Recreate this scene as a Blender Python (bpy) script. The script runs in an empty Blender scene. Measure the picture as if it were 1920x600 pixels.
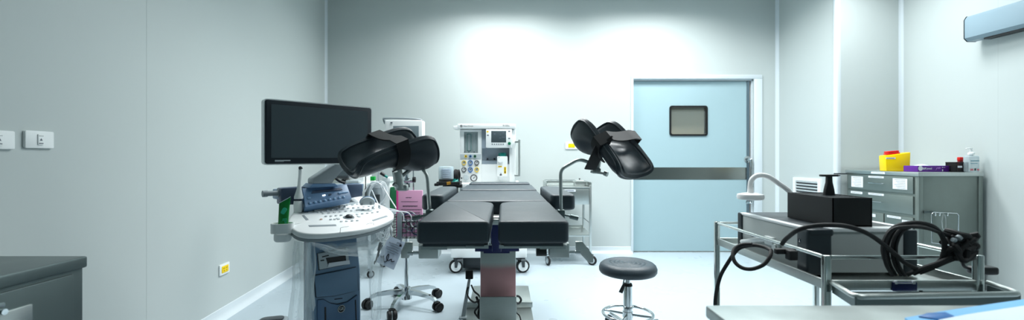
import bpy, bmesh, math, random
from mathutils import Vector, Matrix, Quaternion
random.seed(7)
PI = math.pi
SC = bpy.context.scene
COL = SC.collection
# camera constants (image 1920x600): eye at (0,0,CZ) looking along +Y
F, CX, HY, CZ = 820.0, 960.0, 297.0, 1.155

def P(px, py, Y):
    return Vector(((px - CX) * Y / F, Y, CZ - (py - HY) * Y / F))
def ray(px, py):
    return Vector(((px - CX) / F, 1.0, -(py - HY) / F))
EYE = Vector((0, 0, CZ))
def V(*a): return Vector(a)
def frame(o, x, y):
    x = Vector(x).normalized(); y = Vector(y); z = x.cross(y).normalized(); y = z.cross(x)
    return Matrix(((x.x, y.x, z.x, o[0]), (x.y, y.y, z.y, o[1]), (x.z, y.z, z.z, o[2]), (0, 0, 0, 1)))
def T(*a): return Matrix.Translation(Vector(a))
def RX(a): return Matrix.Rotation(a, 4, 'X')
def RY(a): return Matrix.Rotation(a, 4, 'Y')
def RZ(a): return Matrix.Rotation(a, 4, 'Z')
def lin(c):
    return tuple(((v / 255) / 12.92 if v / 255 <= .04045 else ((v / 255 + .055) / 1.055) ** 2.4) for v in c)

# ------------------------------------------------------------------ materials
MATS = {}
def mat(name, rgb, rough=.5, metal=0., bump=0., bscale=60., var=0., vscale=4., stretch=None, emit=None, estr=0., coat=0., spec=.5, alpha=1., trans=0., ior=1.45):
    m = bpy.data.materials.new(name); m.use_nodes = True
    nt = m.node_tree; b = nt.nodes['Principled BSDF']
    c = lin(rgb)
    b.inputs['Base Color'].default_value = (*c, 1)
    b.inputs['Roughness'].default_value = rough
    b.inputs['Metallic'].default_value = metal
    b.inputs['Specular IOR Level'].default_value = spec
    b.inputs['Coat Weight'].default_value = coat
    b.inputs['Alpha'].default_value = alpha
    b.inputs['Transmission Weight'].default_value = trans
    b.inputs['IOR'].default_value = ior
    if emit:
        b.inputs['Emission Color'].default_value = (*lin(emit), 1); b.inputs['Emission Strength'].default_value = estr
    tc = nt.nodes.new('ShaderNodeTexCoord'); mp = nt.nodes.new('ShaderNodeMapping')
    nt.links.new(tc.outputs['Object'], mp.inputs['Vector'])
    if stretch: mp.inputs['Scale'].default_value = stretch
    n = nt.nodes.new('ShaderNodeTexNoise'); n.inputs['Scale'].default_value = vscale; n.inputs['Detail'].default_value = 4
    nt.links.new(mp.outputs['Vector'], n.inputs['Vector'])
    v = var if var else .03
    mx = nt.nodes.new('ShaderNodeMix'); mx.data_type = 'RGBA'
    mx.inputs['A'].default_value = (*[max(0, x * (1 - v)) for x in c], 1)
    mx.inputs['B'].default_value = (*[min(1, x * (1 + v)) for x in c], 1)
    nt.links.new(n.outputs['Fac'], mx.inputs['Factor'])
    nt.links.new(mx.outputs['Result'], b.inputs['Base Color'])
    rr = nt.nodes.new('ShaderNodeMapRange'); rr.inputs['To Min'].default_value = max(.02, rough * .88); rr.inputs['To Max'].default_value = min(1, rough * 1.12)
    nt.links.new(n.outputs['Fac'], rr.inputs['Value']); nt.links.new(rr.outputs['Result'], b.inputs['Roughness'])
    if bump:
        n2 = nt.nodes.new('ShaderNodeTexNoise'); n2.inputs['Scale'].default_value = bscale; n2.inputs['Detail'].default_value = 3
        nt.links.new(mp.outputs['Vector'], n2.inputs['Vector'])
        bp = nt.nodes.new('ShaderNodeBump'); bp.inputs['Strength'].default_value = bump; bp.inputs['Distance'].default_value = .01
        nt.links.new(n2.outputs['Fac'], bp.inputs['Height']); nt.links.new(bp.outputs['Normal'], b.inputs['Normal'])
    MATS[name] = m
    return m
def clear_mat(name, rgb, fac, rough=.1, scatter=.5, edge=.55):
    """thin clear plastic or glass: part transparent, part glossy or milky"""
    m = bpy.data.materials.new(name); m.use_nodes = True; nt = m.node_tree
    for n in list(nt.nodes): nt.nodes.remove(n)
    out = nt.nodes.new('ShaderNodeOutputMaterial'); tr = nt.nodes.new('ShaderNodeBsdfTransparent'); pr = nt.nodes.new('ShaderNodeBsdfPrincipled')
    tr.inputs['Color'].default_value = (.97, .985, .985, 1)
    pr.inputs['Base Color'].default_value = (*lin(rgb), 1); pr.inputs['Roughness'].default_value = rough
    tl = nt.nodes.new('ShaderNodeBsdfTranslucent'); tl.inputs['Color'].default_value = (*lin(rgb), 1)
    m1 = nt.nodes.new('ShaderNodeMixShader'); m1.inputs[0].default_value = scatter
    nt.links.new(pr.outputs[0], m1.inputs[1]); nt.links.new(tl.outputs[0], m1.inputs[2])
    lw = nt.nodes.new('ShaderNodeLayerWeight'); lw.inputs['Blend'].default_value = .35
    mr = nt.nodes.new('ShaderNodeMapRange'); mr.inputs['To Min'].default_value = fac; mr.inputs['To Max'].default_value = min(1, fac + edge)
    nt.links.new(lw.outputs['Facing'], mr.inputs['Value'])
    m2 = nt.nodes.new('ShaderNodeMixShader')
    nt.links.new(mr.outputs[0], m2.inputs[0]); nt.links.new(tr.outputs[0], m2.inputs[1]); nt.links.new(m1.outputs[0], m2.inputs[2])
    nt.links.new(m2.outputs[0], out.inputs[0])
    return m

WALL = mat('wall_panel_paint', (195, 203, 202), .42, var=.015, vscale=1.2)
LWALL = WALL
FLOORM = None
TRIM = mat('white_corner_trim', (216, 225, 230), .35)
CEIL = mat('ceiling_paint', (200, 208, 206), .6)
STEEL = mat('brushed_steel', (200, 205, 203), .38, 1., bump=.03, bscale=90, var=.08, vscale=30, stretch=(1, 1, 14))
STEELH = mat('brushed_steel_long', (194, 200, 198), .36, 1., bump=.03, bscale=60, var=.08, vscale=20, stretch=(14, 1, 1))
CABST = mat('satin_cabinet_steel', (134, 143, 139), .42, .85, bump=.04, bscale=80, var=.06, vscale=10)
DKST = mat('dark_and_dimmed_steel', (112, 124, 124), .4, .85, var=.06, vscale=6)
CHROME = mat('chrome', (205, 210, 212), .1, 1.)
RAIL = mat('polished_rail_steel', (206, 212, 210), .17, 1., var=.05)
VINYL = mat('black_vinyl', (47, 59, 67), .42, bump=.12, bscale=320, var=.1, vscale=8, spec=.6)
VINYLT = mat('black_pad_vinyl', (44, 54, 61), .34, bump=.08, bscale=260, var=.1, vscale=8, spec=.6)
BLACK = mat('black_plastic', (16, 18, 20), .42)
RUB = mat('black_rubber', (22, 23, 25), .62)
DGREY = mat('dark_grey_plastic', (58, 64, 68), .45)
GREY = mat('grey_plastic', (140, 150, 155), .45)
LGREY = mat('light_grey_plastic', (186, 196, 200), .4)
WHITE = mat('white_plastic', (238, 242, 242), .35)
WPAINT = mat('white_enamel', (240, 243, 243), .3)
USBLUE = mat('slate_blue_plastic', (102, 132, 160), .38)
USDARK = mat('dark_slate_plastic', (66, 80, 102), .4)
USPAN = mat('blue_control_panel', (96, 130, 166), .35)
NAVY = mat('navy_enamel', (22, 34, 92), .3)
SCREEN = mat('dark_screen_glass', (66, 78, 84), .34, spec=.7)
BEZEL = mat('monitor_bezel', (30, 38, 46), .35)
YELLOW = mat('yellow_plastic', (255, 214, 0), .35)
RED = mat('red_plastic', (214, 36, 30), .35)
DRED = mat('dark_red_plastic', (120, 10, 24), .4)
PURPLE = mat('purple_card', (92, 30, 140), .45)
GREENT = mat('green_tube_plastic', (10, 130, 52), .3)
TEAL = mat('teal_plastic', (0, 120, 112), .35)
GREEN = mat('green_enamel', (20, 104, 62), .4)
BLUE = mat('blue_plastic', (60, 120, 178), .4)
LBLUE = mat('pale_blue_enamel', (134, 156, 168), .4)
DOORM = mat('pale_blue_door_laminate', (160, 186, 193), .38, var=.02)
PAPER = mat('white_paper', (226, 230, 236), .8)
PINK = mat('pink_paper', (240, 176, 212), .7)
HOTPINK = mat('magenta_binding', (222, 70, 150), .6)
INK = mat('dark_ink', (28, 30, 40), .7)
GINK = mat('grey_ink', (96, 104, 116), .7)
BLUEWRAP = mat('sky_blue_wrap', (120, 188, 236), .5)
WRAP = mat('white_wrap', (220, 232, 242), .6)
REDBOX = mat('red_brown_vinyl', (150, 50, 48), .5)
CORR = mat('corridor_beige_paint', (214, 208, 188), .6)
LAMPW = mat('white_silicone', (252, 253, 253), .4)
GLASS = clear_mat('clear_glass', (210, 225, 225), .06, .03, .0)
CLEARP = clear_mat('clear_plastic', (205, 222, 228), .28, .12, .35)
FILM = clear_mat('milky_plastic_film', (230, 240, 242), .2, .2, .5, .42)
KEYL = mat('pale_key', (212, 218, 221), .4)
KEYD = mat('mid_grey_key', (182, 190, 195), .4)
BOTTLE = clear_mat('clear_bottle_plastic', (214, 228, 234), .42, .15, .5)

def floor_mat():
    m = bpy.data.materials.new('speckled_vinyl_floor'); m.use_nodes = True; nt = m.node_tree; b = nt.nodes['Principled BSDF']
    tc = nt.nodes.new('ShaderNodeTexCoord')
    v = nt.nodes.new('ShaderNodeTexNoise'); v.inputs['Scale'].default_value = 330; v.inputs['Detail'].default_value = 5; v.inputs['Roughness'].default_value = .75
    nt.links.new(tc.outputs['Object'], v.inputs['Vector'])
    cr = nt.nodes.new('ShaderNodeValToRGB')
    cr.color_ramp.elements[0].position = .36; cr.color_ramp.elements[0].color = (*lin((158, 172, 181)), 1)
    cr.color_ramp.elements[1].position = .5; cr.color_ramp.elements[1].color = (*lin((178, 192, 200)), 1)
    e = cr.color_ramp.elements.new(.66); e.color = (*lin((190, 203, 210)), 1)
    nt.links.new(v.outputs['Fac'], cr.inputs['Fac']); nt.links.new(cr.outputs['Color'], b.inputs['Base Color'])
    n2 = nt.nodes.new('ShaderNodeTexNoise'); n2.inputs['Scale'].default_value = 3
    nt.links.new(tc.outputs['Object'], n2.inputs['Vector'])
    mr = nt.nodes.new('ShaderNodeMapRange'); mr.inputs['To Min'].default_value = .22; mr.inputs['To Max'].default_value = .36
    nt.links.new(n2.outputs['Fac'], mr.inputs['Value']); nt.links.new(mr.outputs['Result'], b.inputs['Roughness'])
    return m
FLOORM = floor_mat()

# ------------------------------------------------------------------ mesh builder
def catmull(pts, n=6, closed=False):
    pts = [Vector(p) for p in pts]
    if len(pts) < 3: return pts
    out = []; L = len(pts); rng = range(L) if closed else range(L - 1)
    for i in rng:
        p1, p2 = pts[i], pts[(i + 1) % L]
        p0 = pts[(i - 1) % L] if closed or i > 0 else p1 * 2 - p2
        p3 = pts[(i + 2) % L] if closed or i + 2 < L else p2 * 2 - p1
        for k in range(n):
            t = k / n
            out.append(.5 * ((2 * p1) + (p2 - p0) * t + (2 * p0 - 5 * p1 + 4 * p2 - p3) * t * t + (3 * p1 - p0 - 3 * p2 + p3) * t ** 3))
    if not closed: out.append(pts[-1])
    return out

class MB:
    def __init__(s, M=None):
        s.v = []; s.f = []; s.mi = []; s.mats = []; s.M = M or Matrix.Identity(4); s.cur = 0
    def use(s, m):
        if m not in s.mats: s.mats.append(m)
        s.cur = s.mats.index(m); return s
    def add(s, verts, faces, M=None):
        b = len(s.v); X = s.M @ M if M is not None else s.M
        s.v += [X @ Vector(p) for p in verts]
        for f in faces: s.f.append(tuple(b + i for i in f)); s.mi.append(s.cur)
        return s
    def addbm(s, bm, M=None):
        bm.verts.index_update()
        s.add([v.co.copy() for v in bm.verts], [[v.index for v in f.verts] for f in bm.faces], M); bm.free(); return s
    def box(s, c, size, bev=0., M=None, seg=2):
        bm = bmesh.new(); bmesh.ops.create_cube(bm, size=1)
        for v in bm.verts: v.co = Vector((v.co.x * size[0], v.co.y * size[1], v.co.z * size[2]))
        if bev: bmesh.ops.bevel(bm, geom=bm.edges[:], offset=min(bev, min(size) * .49), segments=seg, affect='EDGES', profile=.5)
        X = T(*c) if M is None else M @ T(*c)
        return s.addbm(bm, X)
    def bb(s, lo, hi, bev=0., M=None, seg=2):
        return s.box([(a + b) / 2 for a, b in zip(lo, hi)], [abs(b - a) for a, b in zip(lo, hi)], bev, M, seg)
    def prism(s, outline, z0, z1, M=None, bev=0., seg=2, ang=50):
        bm = bmesh.new()
        vs = [bm.verts.new((p[0], p[1], z0)) for p in outline]
        f = bm.faces.new(vs)
        r = bmesh.ops.extrude_face_region(bm, geom=[f])
        for e in r['geom']:
            if isinstance(e, bmesh.types.BMVert): e.co.z = z1
        bmesh.ops.recalc_face_normals(bm, faces=bm.faces[:])
        if bev:
            es = [e for e in bm.edges if len(e.link_faces) == 2 and e.calc_face_angle(0) > math.radians(ang)]
            bmesh.ops.bevel(bm, geom=es, offset=bev, segments=seg, affect='EDGES', profile=.5)
        return s.addbm(bm, M)
    def cyl(s, p0, p1, r0, r1=None, seg=20, caps=True):
        p0, p1 = Vector(p0), Vector(p1); r1 = r0 if r1 is None else r1
        d = (p1 - p0).normalized(); a = d.orthogonal().normalized(); b = d.cross(a)
        vs = []; fs = []
        for p, r in ((p0, r0), (p1, r1)):
            for k in range(seg):
                t = 2 * PI * k / seg; vs.append(p + a * (r * math.cos(t)) + b * (r * math.sin(t)))
        for k in range(seg): fs.append((k, (k + 1) % seg, seg + (k + 1) % seg, seg + k))
        if caps: fs.append(tuple(range(seg - 1, -1, -1))); fs.append(tuple(range(seg, 2 * seg)))
        return s.add(vs, fs)
    def tube(s, pts, r, seg=8, closed=False, smooth=0, caps=True):
        pts = [Vector(p) for p in pts]
        if smooth: pts = catmull(pts, smooth, closed)
        n = len(pts); rr = r if callable(r) else (lambda t: r)
        tang = []
        for i in range(n):
            a = pts[(i - 1) % n] if closed or i > 0 else pts[i]; b = pts[(i + 1) % n] if closed or i < n - 1 else pts[i]
            t = (b - a); tang.append(t.normalized() if t.length > 1e-9 else Vector((0, 0, 1)))
        nrm = tang[0].orthogonal().normalized(); vs = []; fs = []
        for i in range(n):
            if i:
                ax = tang[i - 1].cross(tang[i])
                if ax.length > 1e-8: nrm = Quaternion(ax.normalized(), tang[i - 1].angle(tang[i])) @ nrm
            nrm = (nrm - tang[i] * nrm.dot(tang[i])).normalized(); b = tang[i].cross(nrm); R = rr(i / max(1, n - 1))
            for k in range(seg):
                t = 2 * PI * k / seg; vs.append(pts[i] + nrm * (R * math.cos(t)) + b * (R * math.sin(t)))
        for i in range(n if closed else n - 1):
            j = (i + 1) % n
            for k in range(seg): fs.append((i * seg + k, i * seg + (k + 1) % seg, j * seg + (k + 1) % seg, j * seg + k))
        if not closed and caps: fs.append(tuple(range(seg - 1, -1, -1))); fs.append(tuple((n - 1) * seg + k for k in range(seg)))
        return s.add(vs, fs)
    def lathe(s, prof, M=None, seg=32):
        vs = []; fs = []; n = len(prof)
        for k in range(seg):
            t = 2 * PI * k / seg
            for r, z in prof: vs.append((r * math.cos(t), r * math.sin(t), z))
        for k in range(seg):
            j = (k + 1) % seg
            for i in range(n - 1): fs.append((k * n + i, j * n + i, j * n + i + 1, k * n + i + 1))
        fs.append(tuple(k * n for k in range(seg - 1, -1, -1))); fs.append(tuple(k * n + n - 1 for k in range(seg)))
        return s.add(vs, fs, M)
    def torus(s, M, R, r, seg=28, s2=8):
        pts = [M @ Vector((R * math.cos(2 * PI * k / seg), R * math.sin(2 * PI * k / seg), 0)) for k in range(seg)]
        return s.tube(pts, r, s2, closed=True)
    def grid(s, fn, nu, nv):
        vs = [fn(i / nu, j / nv) for i in range(nu + 1) for j in range(nv + 1)]
        fs = [(i * (nv + 1) + j, (i + 1) * (nv + 1) + j, (i + 1) * (nv + 1) + j + 1, i * (nv + 1) + j + 1) for i in range(nu) for j in range(nv)]
        return s.add(vs, fs)
    def slab(s, quad, t):
        """a plate of thickness t behind the four corners given counter-clockwise"""
        q = [Vector(p) for p in quad]; n = (q[1] - q[0]).cross(q[3] - q[0]).normalized()
        vs = q + [p - n * t for p in q]
        return s.add(vs, [(0, 1, 2, 3), (7, 6, 5, 4), (0, 4, 5, 1), (1, 5, 6, 2), (2, 6, 7, 3), (3, 7, 4, 0)])
    def text(s, txt, size, M, depth=.0004):
        cu = bpy.data.curves.new('lettering', 'FONT'); cu.body = txt; cu.size = size; cu.align_x = 'CENTER'; cu.align_y = 'CENTER'; cu.extrude = depth; cu.resolution_u = 2
        ob = bpy.data.objects.new('lettering', cu); COL.objects.link(ob)
        dg = bpy.context.evaluated_depsgraph_get(); ev = ob.evaluated_get(dg); me = ev.to_mesh()
        s.add([v.co.copy() for v in me.vertices], [tuple(p.vertices) for p in me.polygons], M)
        ev.to_mesh_clear(); bpy.data.objects.remove(ob); bpy.data.curves.remove(cu); return s
    def build(s, name, m=None, parent=None, world=False, angle=38, label=None):
        me = bpy.data.meshes.new(name); vs = s.v
        if world and parent is not None:
            r = parent
            while r.parent is not None: r = r.parent
            inv = ROOTM[r.name].inverted(); vs = [inv @ p for p in vs]
        me.from_pydata([tuple(p) for p in vs], [], s.f)
        ml = s.mats if s.mats else [m]
        for x in ml: me.materials.append(x)
        me.polygons.foreach_set('material_index', s.mi)
        me.polygons.foreach_set('use_smooth', [True] * len(me.polygons))
        me.update(); bm = bmesh.new(); bm.from_mesh(me); bmesh.ops.recalc_face_normals(bm, faces=bm.faces[:]); bm.to_mesh(me); bm.free()
        me.set_sharp_from_angle(angle=math.radians(angle))
        o = bpy.data.objects.new(name, me); COL.objects.link(o)
        if parent is not None: o.parent = parent
        if label: o['label'] = label
        return o
ROOTM = {}
def thing(name, label, cat, loc=(0, 0, 0), rz=0., group=None, M=None):
    o = bpy.data.objects.new(name, None); COL.objects.link(o); o.empty_display_size = .1
    MM = M if M is not None else T(*loc) @ RZ(rz)
    o.matrix_world = MM
    ROOTM[o.name] = MM.copy(); o['label'] = label; o['category'] = cat
    if group: o['group'] = group
    return o
def tag(o, label, cat, group=None):
    o['label'] = label; o['category'] = cat
    if group: o['group'] = group
    return o
def struct(name, mb, m=None, parent=None):
    o = mb.build(name, m, parent); o['kind'] = 'structure'; return o
def mesh_thing(name, mb, label, cat, m=None, group=None):
    """a one-mesh thing built in world coordinates: origin moved to its base"""
    lo = [min(p[i] for p in mb.v) for i in range(3)]; hi = [max(p[i] for p in mb.v) for i in range(3)]
    c = Vector(((lo[0] + hi[0]) / 2, (lo[1] + hi[1]) / 2, lo[2])); mb.v = [p - c for p in mb.v]
    o = mb.build(name, m); o.location = c
    return tag(o, label, cat, group)
def rrect(w, h, r, n=5, cx=0, cy=0):
    """rounded rectangle outline; r may be a 4-tuple for the corners (+x+y, -x+y, -x-y, +x-y)"""
    rs = r if isinstance(r, (tuple, list)) else (r,) * 4; out = []
    for k, (sx, sy) in enumerate(((1, 1), (-1, 1), (-1, -1), (1, -1))):
        R = rs[k]; ox, oy = cx + sx * (w / 2 - R), cy + sy * (h / 2 - R)
        for i in range(n + 1):
            a = PI / 2 * k + PI / 2 * i / n; out.append((ox + R * math.cos(a), oy + R * math.sin(a)))
    return out
FY = Matrix(((1, 0, 0, 0), (0, 0, -1, 0), (0, 1, 0, 0), (0, 0, 0, 1)))   # local XY plane standing up, facing -Y
def facing(o, right=(1, 0, 0), up=(0, 0, 1)): return frame(o, right, up)
def caster(root, p, r, yaw, wheel=RUB, hub=GREY, fork=CHROME, top=None, w=.025, name='caster', twin=False, hr=.62):
    """a swivel castor whose wheel touches the floor under p; yaw turns it about z"""
    d = Vector((math.cos(yaw), math.sin(yaw), 0)); ax = Vector((-d.y, d.x, 0)); c = Vector((p[0], p[1], r)) + d * (r * .35)
    f = MB(); top = top or r * 2.6
    f.cyl((p[0], p[1], r * 2.1), (p[0], p[1], top), r * .28, seg=12)
    for s in (-1, 1):
        f.slab([c + ax * s * (w * .75) + d * -.4 * r + V(0, 0, r * 1.2), c + ax * s * (w * .75) - V(0, 0, .15 * r) - d * .15 * r, c + ax * s * (w * .75) - V(0, 0, .15 * r) + d * .2 * r, c + ax * s * (w * .75) + d * .25 * r + V(0, 0, r * 1.2)], .003)
    f.cyl(Vector((p[0], p[1], r * 2.02)), Vector((p[0], p[1], r * 2.18)), r * .7, seg=16)
    o = f.build(name, fork, root, world=True)
    wv = MB()
    for q in ((-.75, .75) if twin else (0,)):
        wv.use(wheel).cyl(c + ax * (q * w - w / 2), c + ax * (q * w - w * .35), r * .9, r, 24).cyl(c + ax * (q * w - w * .35), c + ax * (q * w + w * .35), r, r, 24).cyl(c + ax * (q * w + w * .35), c + ax * (q * w + w / 2), r, r * .9, 24)
        wv.use(hub).cyl(c + ax * (q * w - w * .56), c + ax * (q * w + w * .56), r * hr, r * hr, 20)
    wv.build('wheel', None, o, world=True)
    return o
# ================================================================== THE SETTING
D = 5.35; CEILZ = 3.16
def lwx(y): return -2.283 + .085 * (D - y)          # left wall face
def rwx(y): return 3.90 - .03 * (4.38 - y)          # right wall face
XC = 3.25                                            # column side face
m = MB(); m.bb((-3.2, -1.4, -.1), (4.6, 7.6, 0)); struct('floor', m, FLOORM)
m = MB(); m.bb((-3.2, -1.4, CEILZ), (4.6, 5.6, CEILZ + .12)); struct('ceiling', m, CEIL)
def wallbox(name, a, b, t, z1=CEILZ, m_=WALL):
    """a wall whose room face runs from a to b, thickness t to the left of a->b"""
    a, b = Vector(a), Vector(b); d = (b - a).normalized(); n = Vector((-d.y, d.x)) * t
    m = MB(); m.prism([a, b, b + n, a + n], 0, z1); return struct(name, m, m_)
wallbox('wall_left', (lwx(-1.4), -1.4), (lwx(D), D), .1)
wallbox('wall_right', (rwx(4.38), 4.38), (rwx(-1.4), -1.4), .1)
wallbox('wall_front', (rwx(-1.3), -1.3), (lwx(-1.3), -1.3), .1, m_=mat('bounce_cutting_paint', (140, 156, 156), .5))  # unseen wall, toned darker than the others to cut bounce on near things
DX0, DX1, DZ = 1.481, 2.955, 2.127
m = MB()
m.bb((-2.40, D, 0), (DX0, D + .16, CEILZ)).bb((DX1, D, 0), (XC + .1, D + .16, CEILZ)).bb((DX0, D, DZ), (DX1, D + .16, CEILZ))
struct('wall_back', m, WALL)
m = MB(); m.prism([(XC, D), (XC, 4.38), (4.2, 4.38), (4.2, D + .16), (XC, D + .16)], 0, CEILZ); struct('wall_column', m, WALL)
# corner coves
def cove(name, c, ang, r=.045):
    m = MB(); pts = [(0, 0)] + [(r * (1 - math.sin(t)), r * (1 - math.cos(t))) for t in [PI / 2 * k / 6 for k in range(7)]]
    m.prism(pts, 0, CEILZ, T(c[0], c[1], 0) @ RZ(ang)); struct(name, m, TRIM)
cove('trim_1', (lwx(D) - .004, D + .002), -PI / 2)
cove('trim_2', (XC + .002, D + .002), PI)
cove('trim_3', (rwx(4.38) + .003, 4.382), PI)
m = MB(); m.prism(rrect(.06, .06, .024, cx=XC + .022, cy=4.38 + .022), 0, CEILZ); struct('trim_4', m, TRIM)
# panel joints in the side walls
def joint(name, x, y, dx):
    m = MB(); m.bb((x - .0006, y - .0025, 0), (x + .0006, y + .0025, CEILZ)); struct(name, m, mat(name + '_sealant', (190, 198, 197), .6))
joint('trim_5', lwx(2.436), 2.436, 0); joint('trim_6', rwx(3.50), 3.485, 0); 
# coved baseboards
def base(name, a, b):
    a, b = Vector((*a, 0)), Vector((*b, 0)); d = (b - a).normalized(); n = Vector((-d.y, d.x, 0)); m = MB()
    prof = [(0, 0), (.05, 0), (.03, .008), (.014, .022), (.008, .04), (.006, .075), (0, .078)]
    vs = [a - n * p + V(0, 0, z) for p, z in prof] + [b - n * p + V(0, 0, z) for p, z in prof]; k = len(prof)
    m.add(vs, [(i, (i + 1) % k, k + (i + 1) % k, k + i) for i in range(k)] + [tuple(range(k)), tuple(range(2 * k - 1, k - 1, -1))]); struct(name, m, TRIM)
base('baseboard_left', (lwx(-1.3), -1.3), (lwx(D), D)); base('baseboard_back', (-2.28, D), (DX0 - .012, D))
base('baseboard_right', (rwx(4.38), 4.38), (rwx(-1.3), -1.3)); base('baseboard_column', (XC, D), (XC, 4.38))
# corridor beyond the door window
m = MB(); m.bb((.4, 7.4, -.05), (4.5, 7.5, 2.9)).bb((.4, 5.6, -.05), (.5, 7.4, 2.9)).bb((4.4, 5.6, -.05), (4.5, 7.4, 2.9)).bb((.4, D + .17, 2.8), (4.5, 7.5, 2.9)); struct('wall_corridor', m, CORR)
m = MB(); m.bb((1.4, 7.05, 1.98), (3.6, 7.4, 2.1)).bb((2.4, 7.1, 1.98), (2.5, 7.4, 2.8)); struct('trim_8', m, mat('corridor_grey_duct', (96, 98, 92), .5))
# the door: leaf with its window, kick band and pull
dr = bpy.data.objects.new('door_1', None); COL.objects.link(dr); dr.location = (2.2, D + .06, 0); dr['kind'] = 'structure'; ROOTM[dr.name] = T(2.2, D + .06, 0)
bpy.context.view_layer.update()
def dz(py): return CZ - (py - HY) * D / F
def dx(px): return (px - CX) * D / F
wx0, wx1, wz0, wz1 = dx(1259), dx(1328), dz(253), dz(199)
y0, y1 = D + .045, D + .085
m = MB(); m.bb((DX0 + .003, y0, .012), (wx0, y1, DZ - .02)).bb((wx1, y0, .012), (DX1 - .03, y1, DZ - .02)).bb((wx0, y0, .012), (wx1, y1, wz0)).bb((wx0, y0, wz1), (wx1, y1, DZ - .02))
m.build('door_leaf', DOORM, dr, world=True)
m = MB(); fr = rrect(wx1 - wx0 + .02, wz1 - wz0 + .02, .03, cx=(wx0 + wx1) / 2, cy=(wz0 + wz1) / 2); inn = rrect(wx1 - wx0 - .022, wz1 - wz0 - .022, .02, cx=(wx0 + wx1) / 2, cy=(wz0 + wz1) / 2)
def ringprism(m, o, i, za, zb, M):
    n = len(o); vs = [(p[0], p[1], z) for z in (za, zb) for q in (o, i) for p in q]; fs = []
    for k in range(n):
        j = (k + 1) % n
        fs += [(k, j, n + j, n + k), (2 * n + k, 3 * n + k, 3 * n + j, 2 * n + j), (k, 2 * n + k, 2 * n + j, j), (n + k, n + j, 3 * n + j, 3 * n + k)]
    return m.add(vs, fs, M)
ringprism(m, fr, inn, -.012, .05, T(0, y0, 0) @ RX(PI / 2) @ Matrix.Scale(-1, 4, (0, 0, 1)))
wf = m.build('window_frame', BLACK, dr, world=True)
m = MB(); m.bb((wx0 - .004, y0 + .015, wz0 - .004), (wx1 + .004, y0 + .021, wz1 + .004)); m.build('glass', GLASS, wf, world=True)
m = MB(); m.bb((DX0 + .004, y0 - .003, dz(337)), (dx(1404), y0 + .002, dz(314))); m.build('kick_band', mat('kick_band_steel', (150, 154, 150), .22, 1., var=.25, vscale=2.2, stretch=(1, 1, .02)), dr, world=True)
m = MB(); m.bb((DX1 - .062, y0 - .006, .012), (DX1 - .03, y1, DZ - .02)); m.build('edge_rail', mat('door_edge_aluminium', (112, 130, 140), .4, .8), dr, world=True)
m = MB(); hx = dx(1408)
m.tube([(hx - .02, y0 - .002, dz(299)), (hx - .012, y0 - .05, dz(299)), (hx, y0 - .06, dz(303)), (hx, y0 - .06, dz(340)), (hx, y0 - .06, dz(376)), (hx - .012, y0 - .05, dz(380)), (hx - .02, y0 - .002, dz(380))], .014, 10, smooth=4)
for q in (299, 380): m.cyl((hx - .02, y0 + .002, dz(q)), (hx - .02, y0 - .006, dz(q)), .042 if q == 299 else .02, seg=24)
m.build('pull_handle', CHROME, dr, world=True)
m = MB(); a, b = dx(1183), dx(1428)
m.bb((a, D - .018, DZ), (b, D + .05, DZ + .05), .004).bb((a, D - .018, 0), (DX0, D + .05, DZ), .003).bb((DX1, D - .018, 0), (b, D + .05, DZ), .004)
m.bb((DX1 - .012, D + .02, 0), (DX1 + .002, D + .12, DZ)).bb((DX0, D + .02, DZ - .014), (DX1, D + .12, DZ + .002))
m.build('door_frame', TRIM, dr, world=True)

# ================================================================== LIGHTS
LC = (.955, .995, 1.0)
def panel(x, y, power, label, spread=150, sx=.58, sy=.58):
    t = thing('ceiling_light', label, 'light', (x, y, CEILZ - .04), group='ceiling light panels')
    m = MB(); ringprism(m, rrect(sx + .06, sy + .06, .01), rrect(sx, sy, .006), 0, .04, None); m.build('frame', WHITE, t)
    m = MB(); m.box((0, 0, .03), (sx, sy, .012)); m.build('diffuser', DIFF, t)
    ld = bpy.data.lights.new('panel_lamp', 'AREA'); ld.shape = 'RECTANGLE'; ld.size = sx * .96; ld.size_y = sy * .96; ld.energy = power; ld.color = LC; ld.spread = math.radians(spread)
    lo = bpy.data.objects.new('panel_lamp', ld); COL.objects.link(lo); lo.parent = t; lo.location = (0, 0, .021)
DIFF = mat('panel_diffuser', (240, 244, 244), .5, emit=(235, 248, 252), estr=2.0)
PW = 45
panel(-.13, 4.45, PW, 'long ceiling light panel above the anaesthesia machine', 155, 1.15, .55)
panel(1.67, 4.45, PW, 'long ceiling light panel in front of the sliding door', 155, 1.15, .55)
panel(3.05, 3.7, PW * .52, 'square ceiling light panel above the steel drawer cabinet', 150)
panel(-.13, 3.05, PW * .66, 'long ceiling light panel above the operating table', 125, 1.15, .55)
panel(1.67, 3.05, PW * .62, 'long ceiling light panel above the stool', 125, 1.15, .55)
panel(1.9, .5, PW * .2, 'added square light panel out of view, brightening the cart at right', 110)  # added lamp without a known source, lifts the cart and generator fronts
cl = bpy.data.lights.new('corridor_lamp', 'AREA'); cl.size = .8; cl.energy = 26; cl.color = (1, .97, .9); clo = bpy.data.objects.new('corridor_lamp', cl); COL.objects.link(clo); clo.location = (2.4, 6.4, 2.75)
w = bpy.data.worlds.new('room_air'); SC.world = w; w.use_nodes = True; w.node_tree.nodes['Background'].inputs[0].default_value = (.6, .75, .8, 1); w.node_tree.nodes['Background'].inputs[1].default_value = .05

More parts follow.
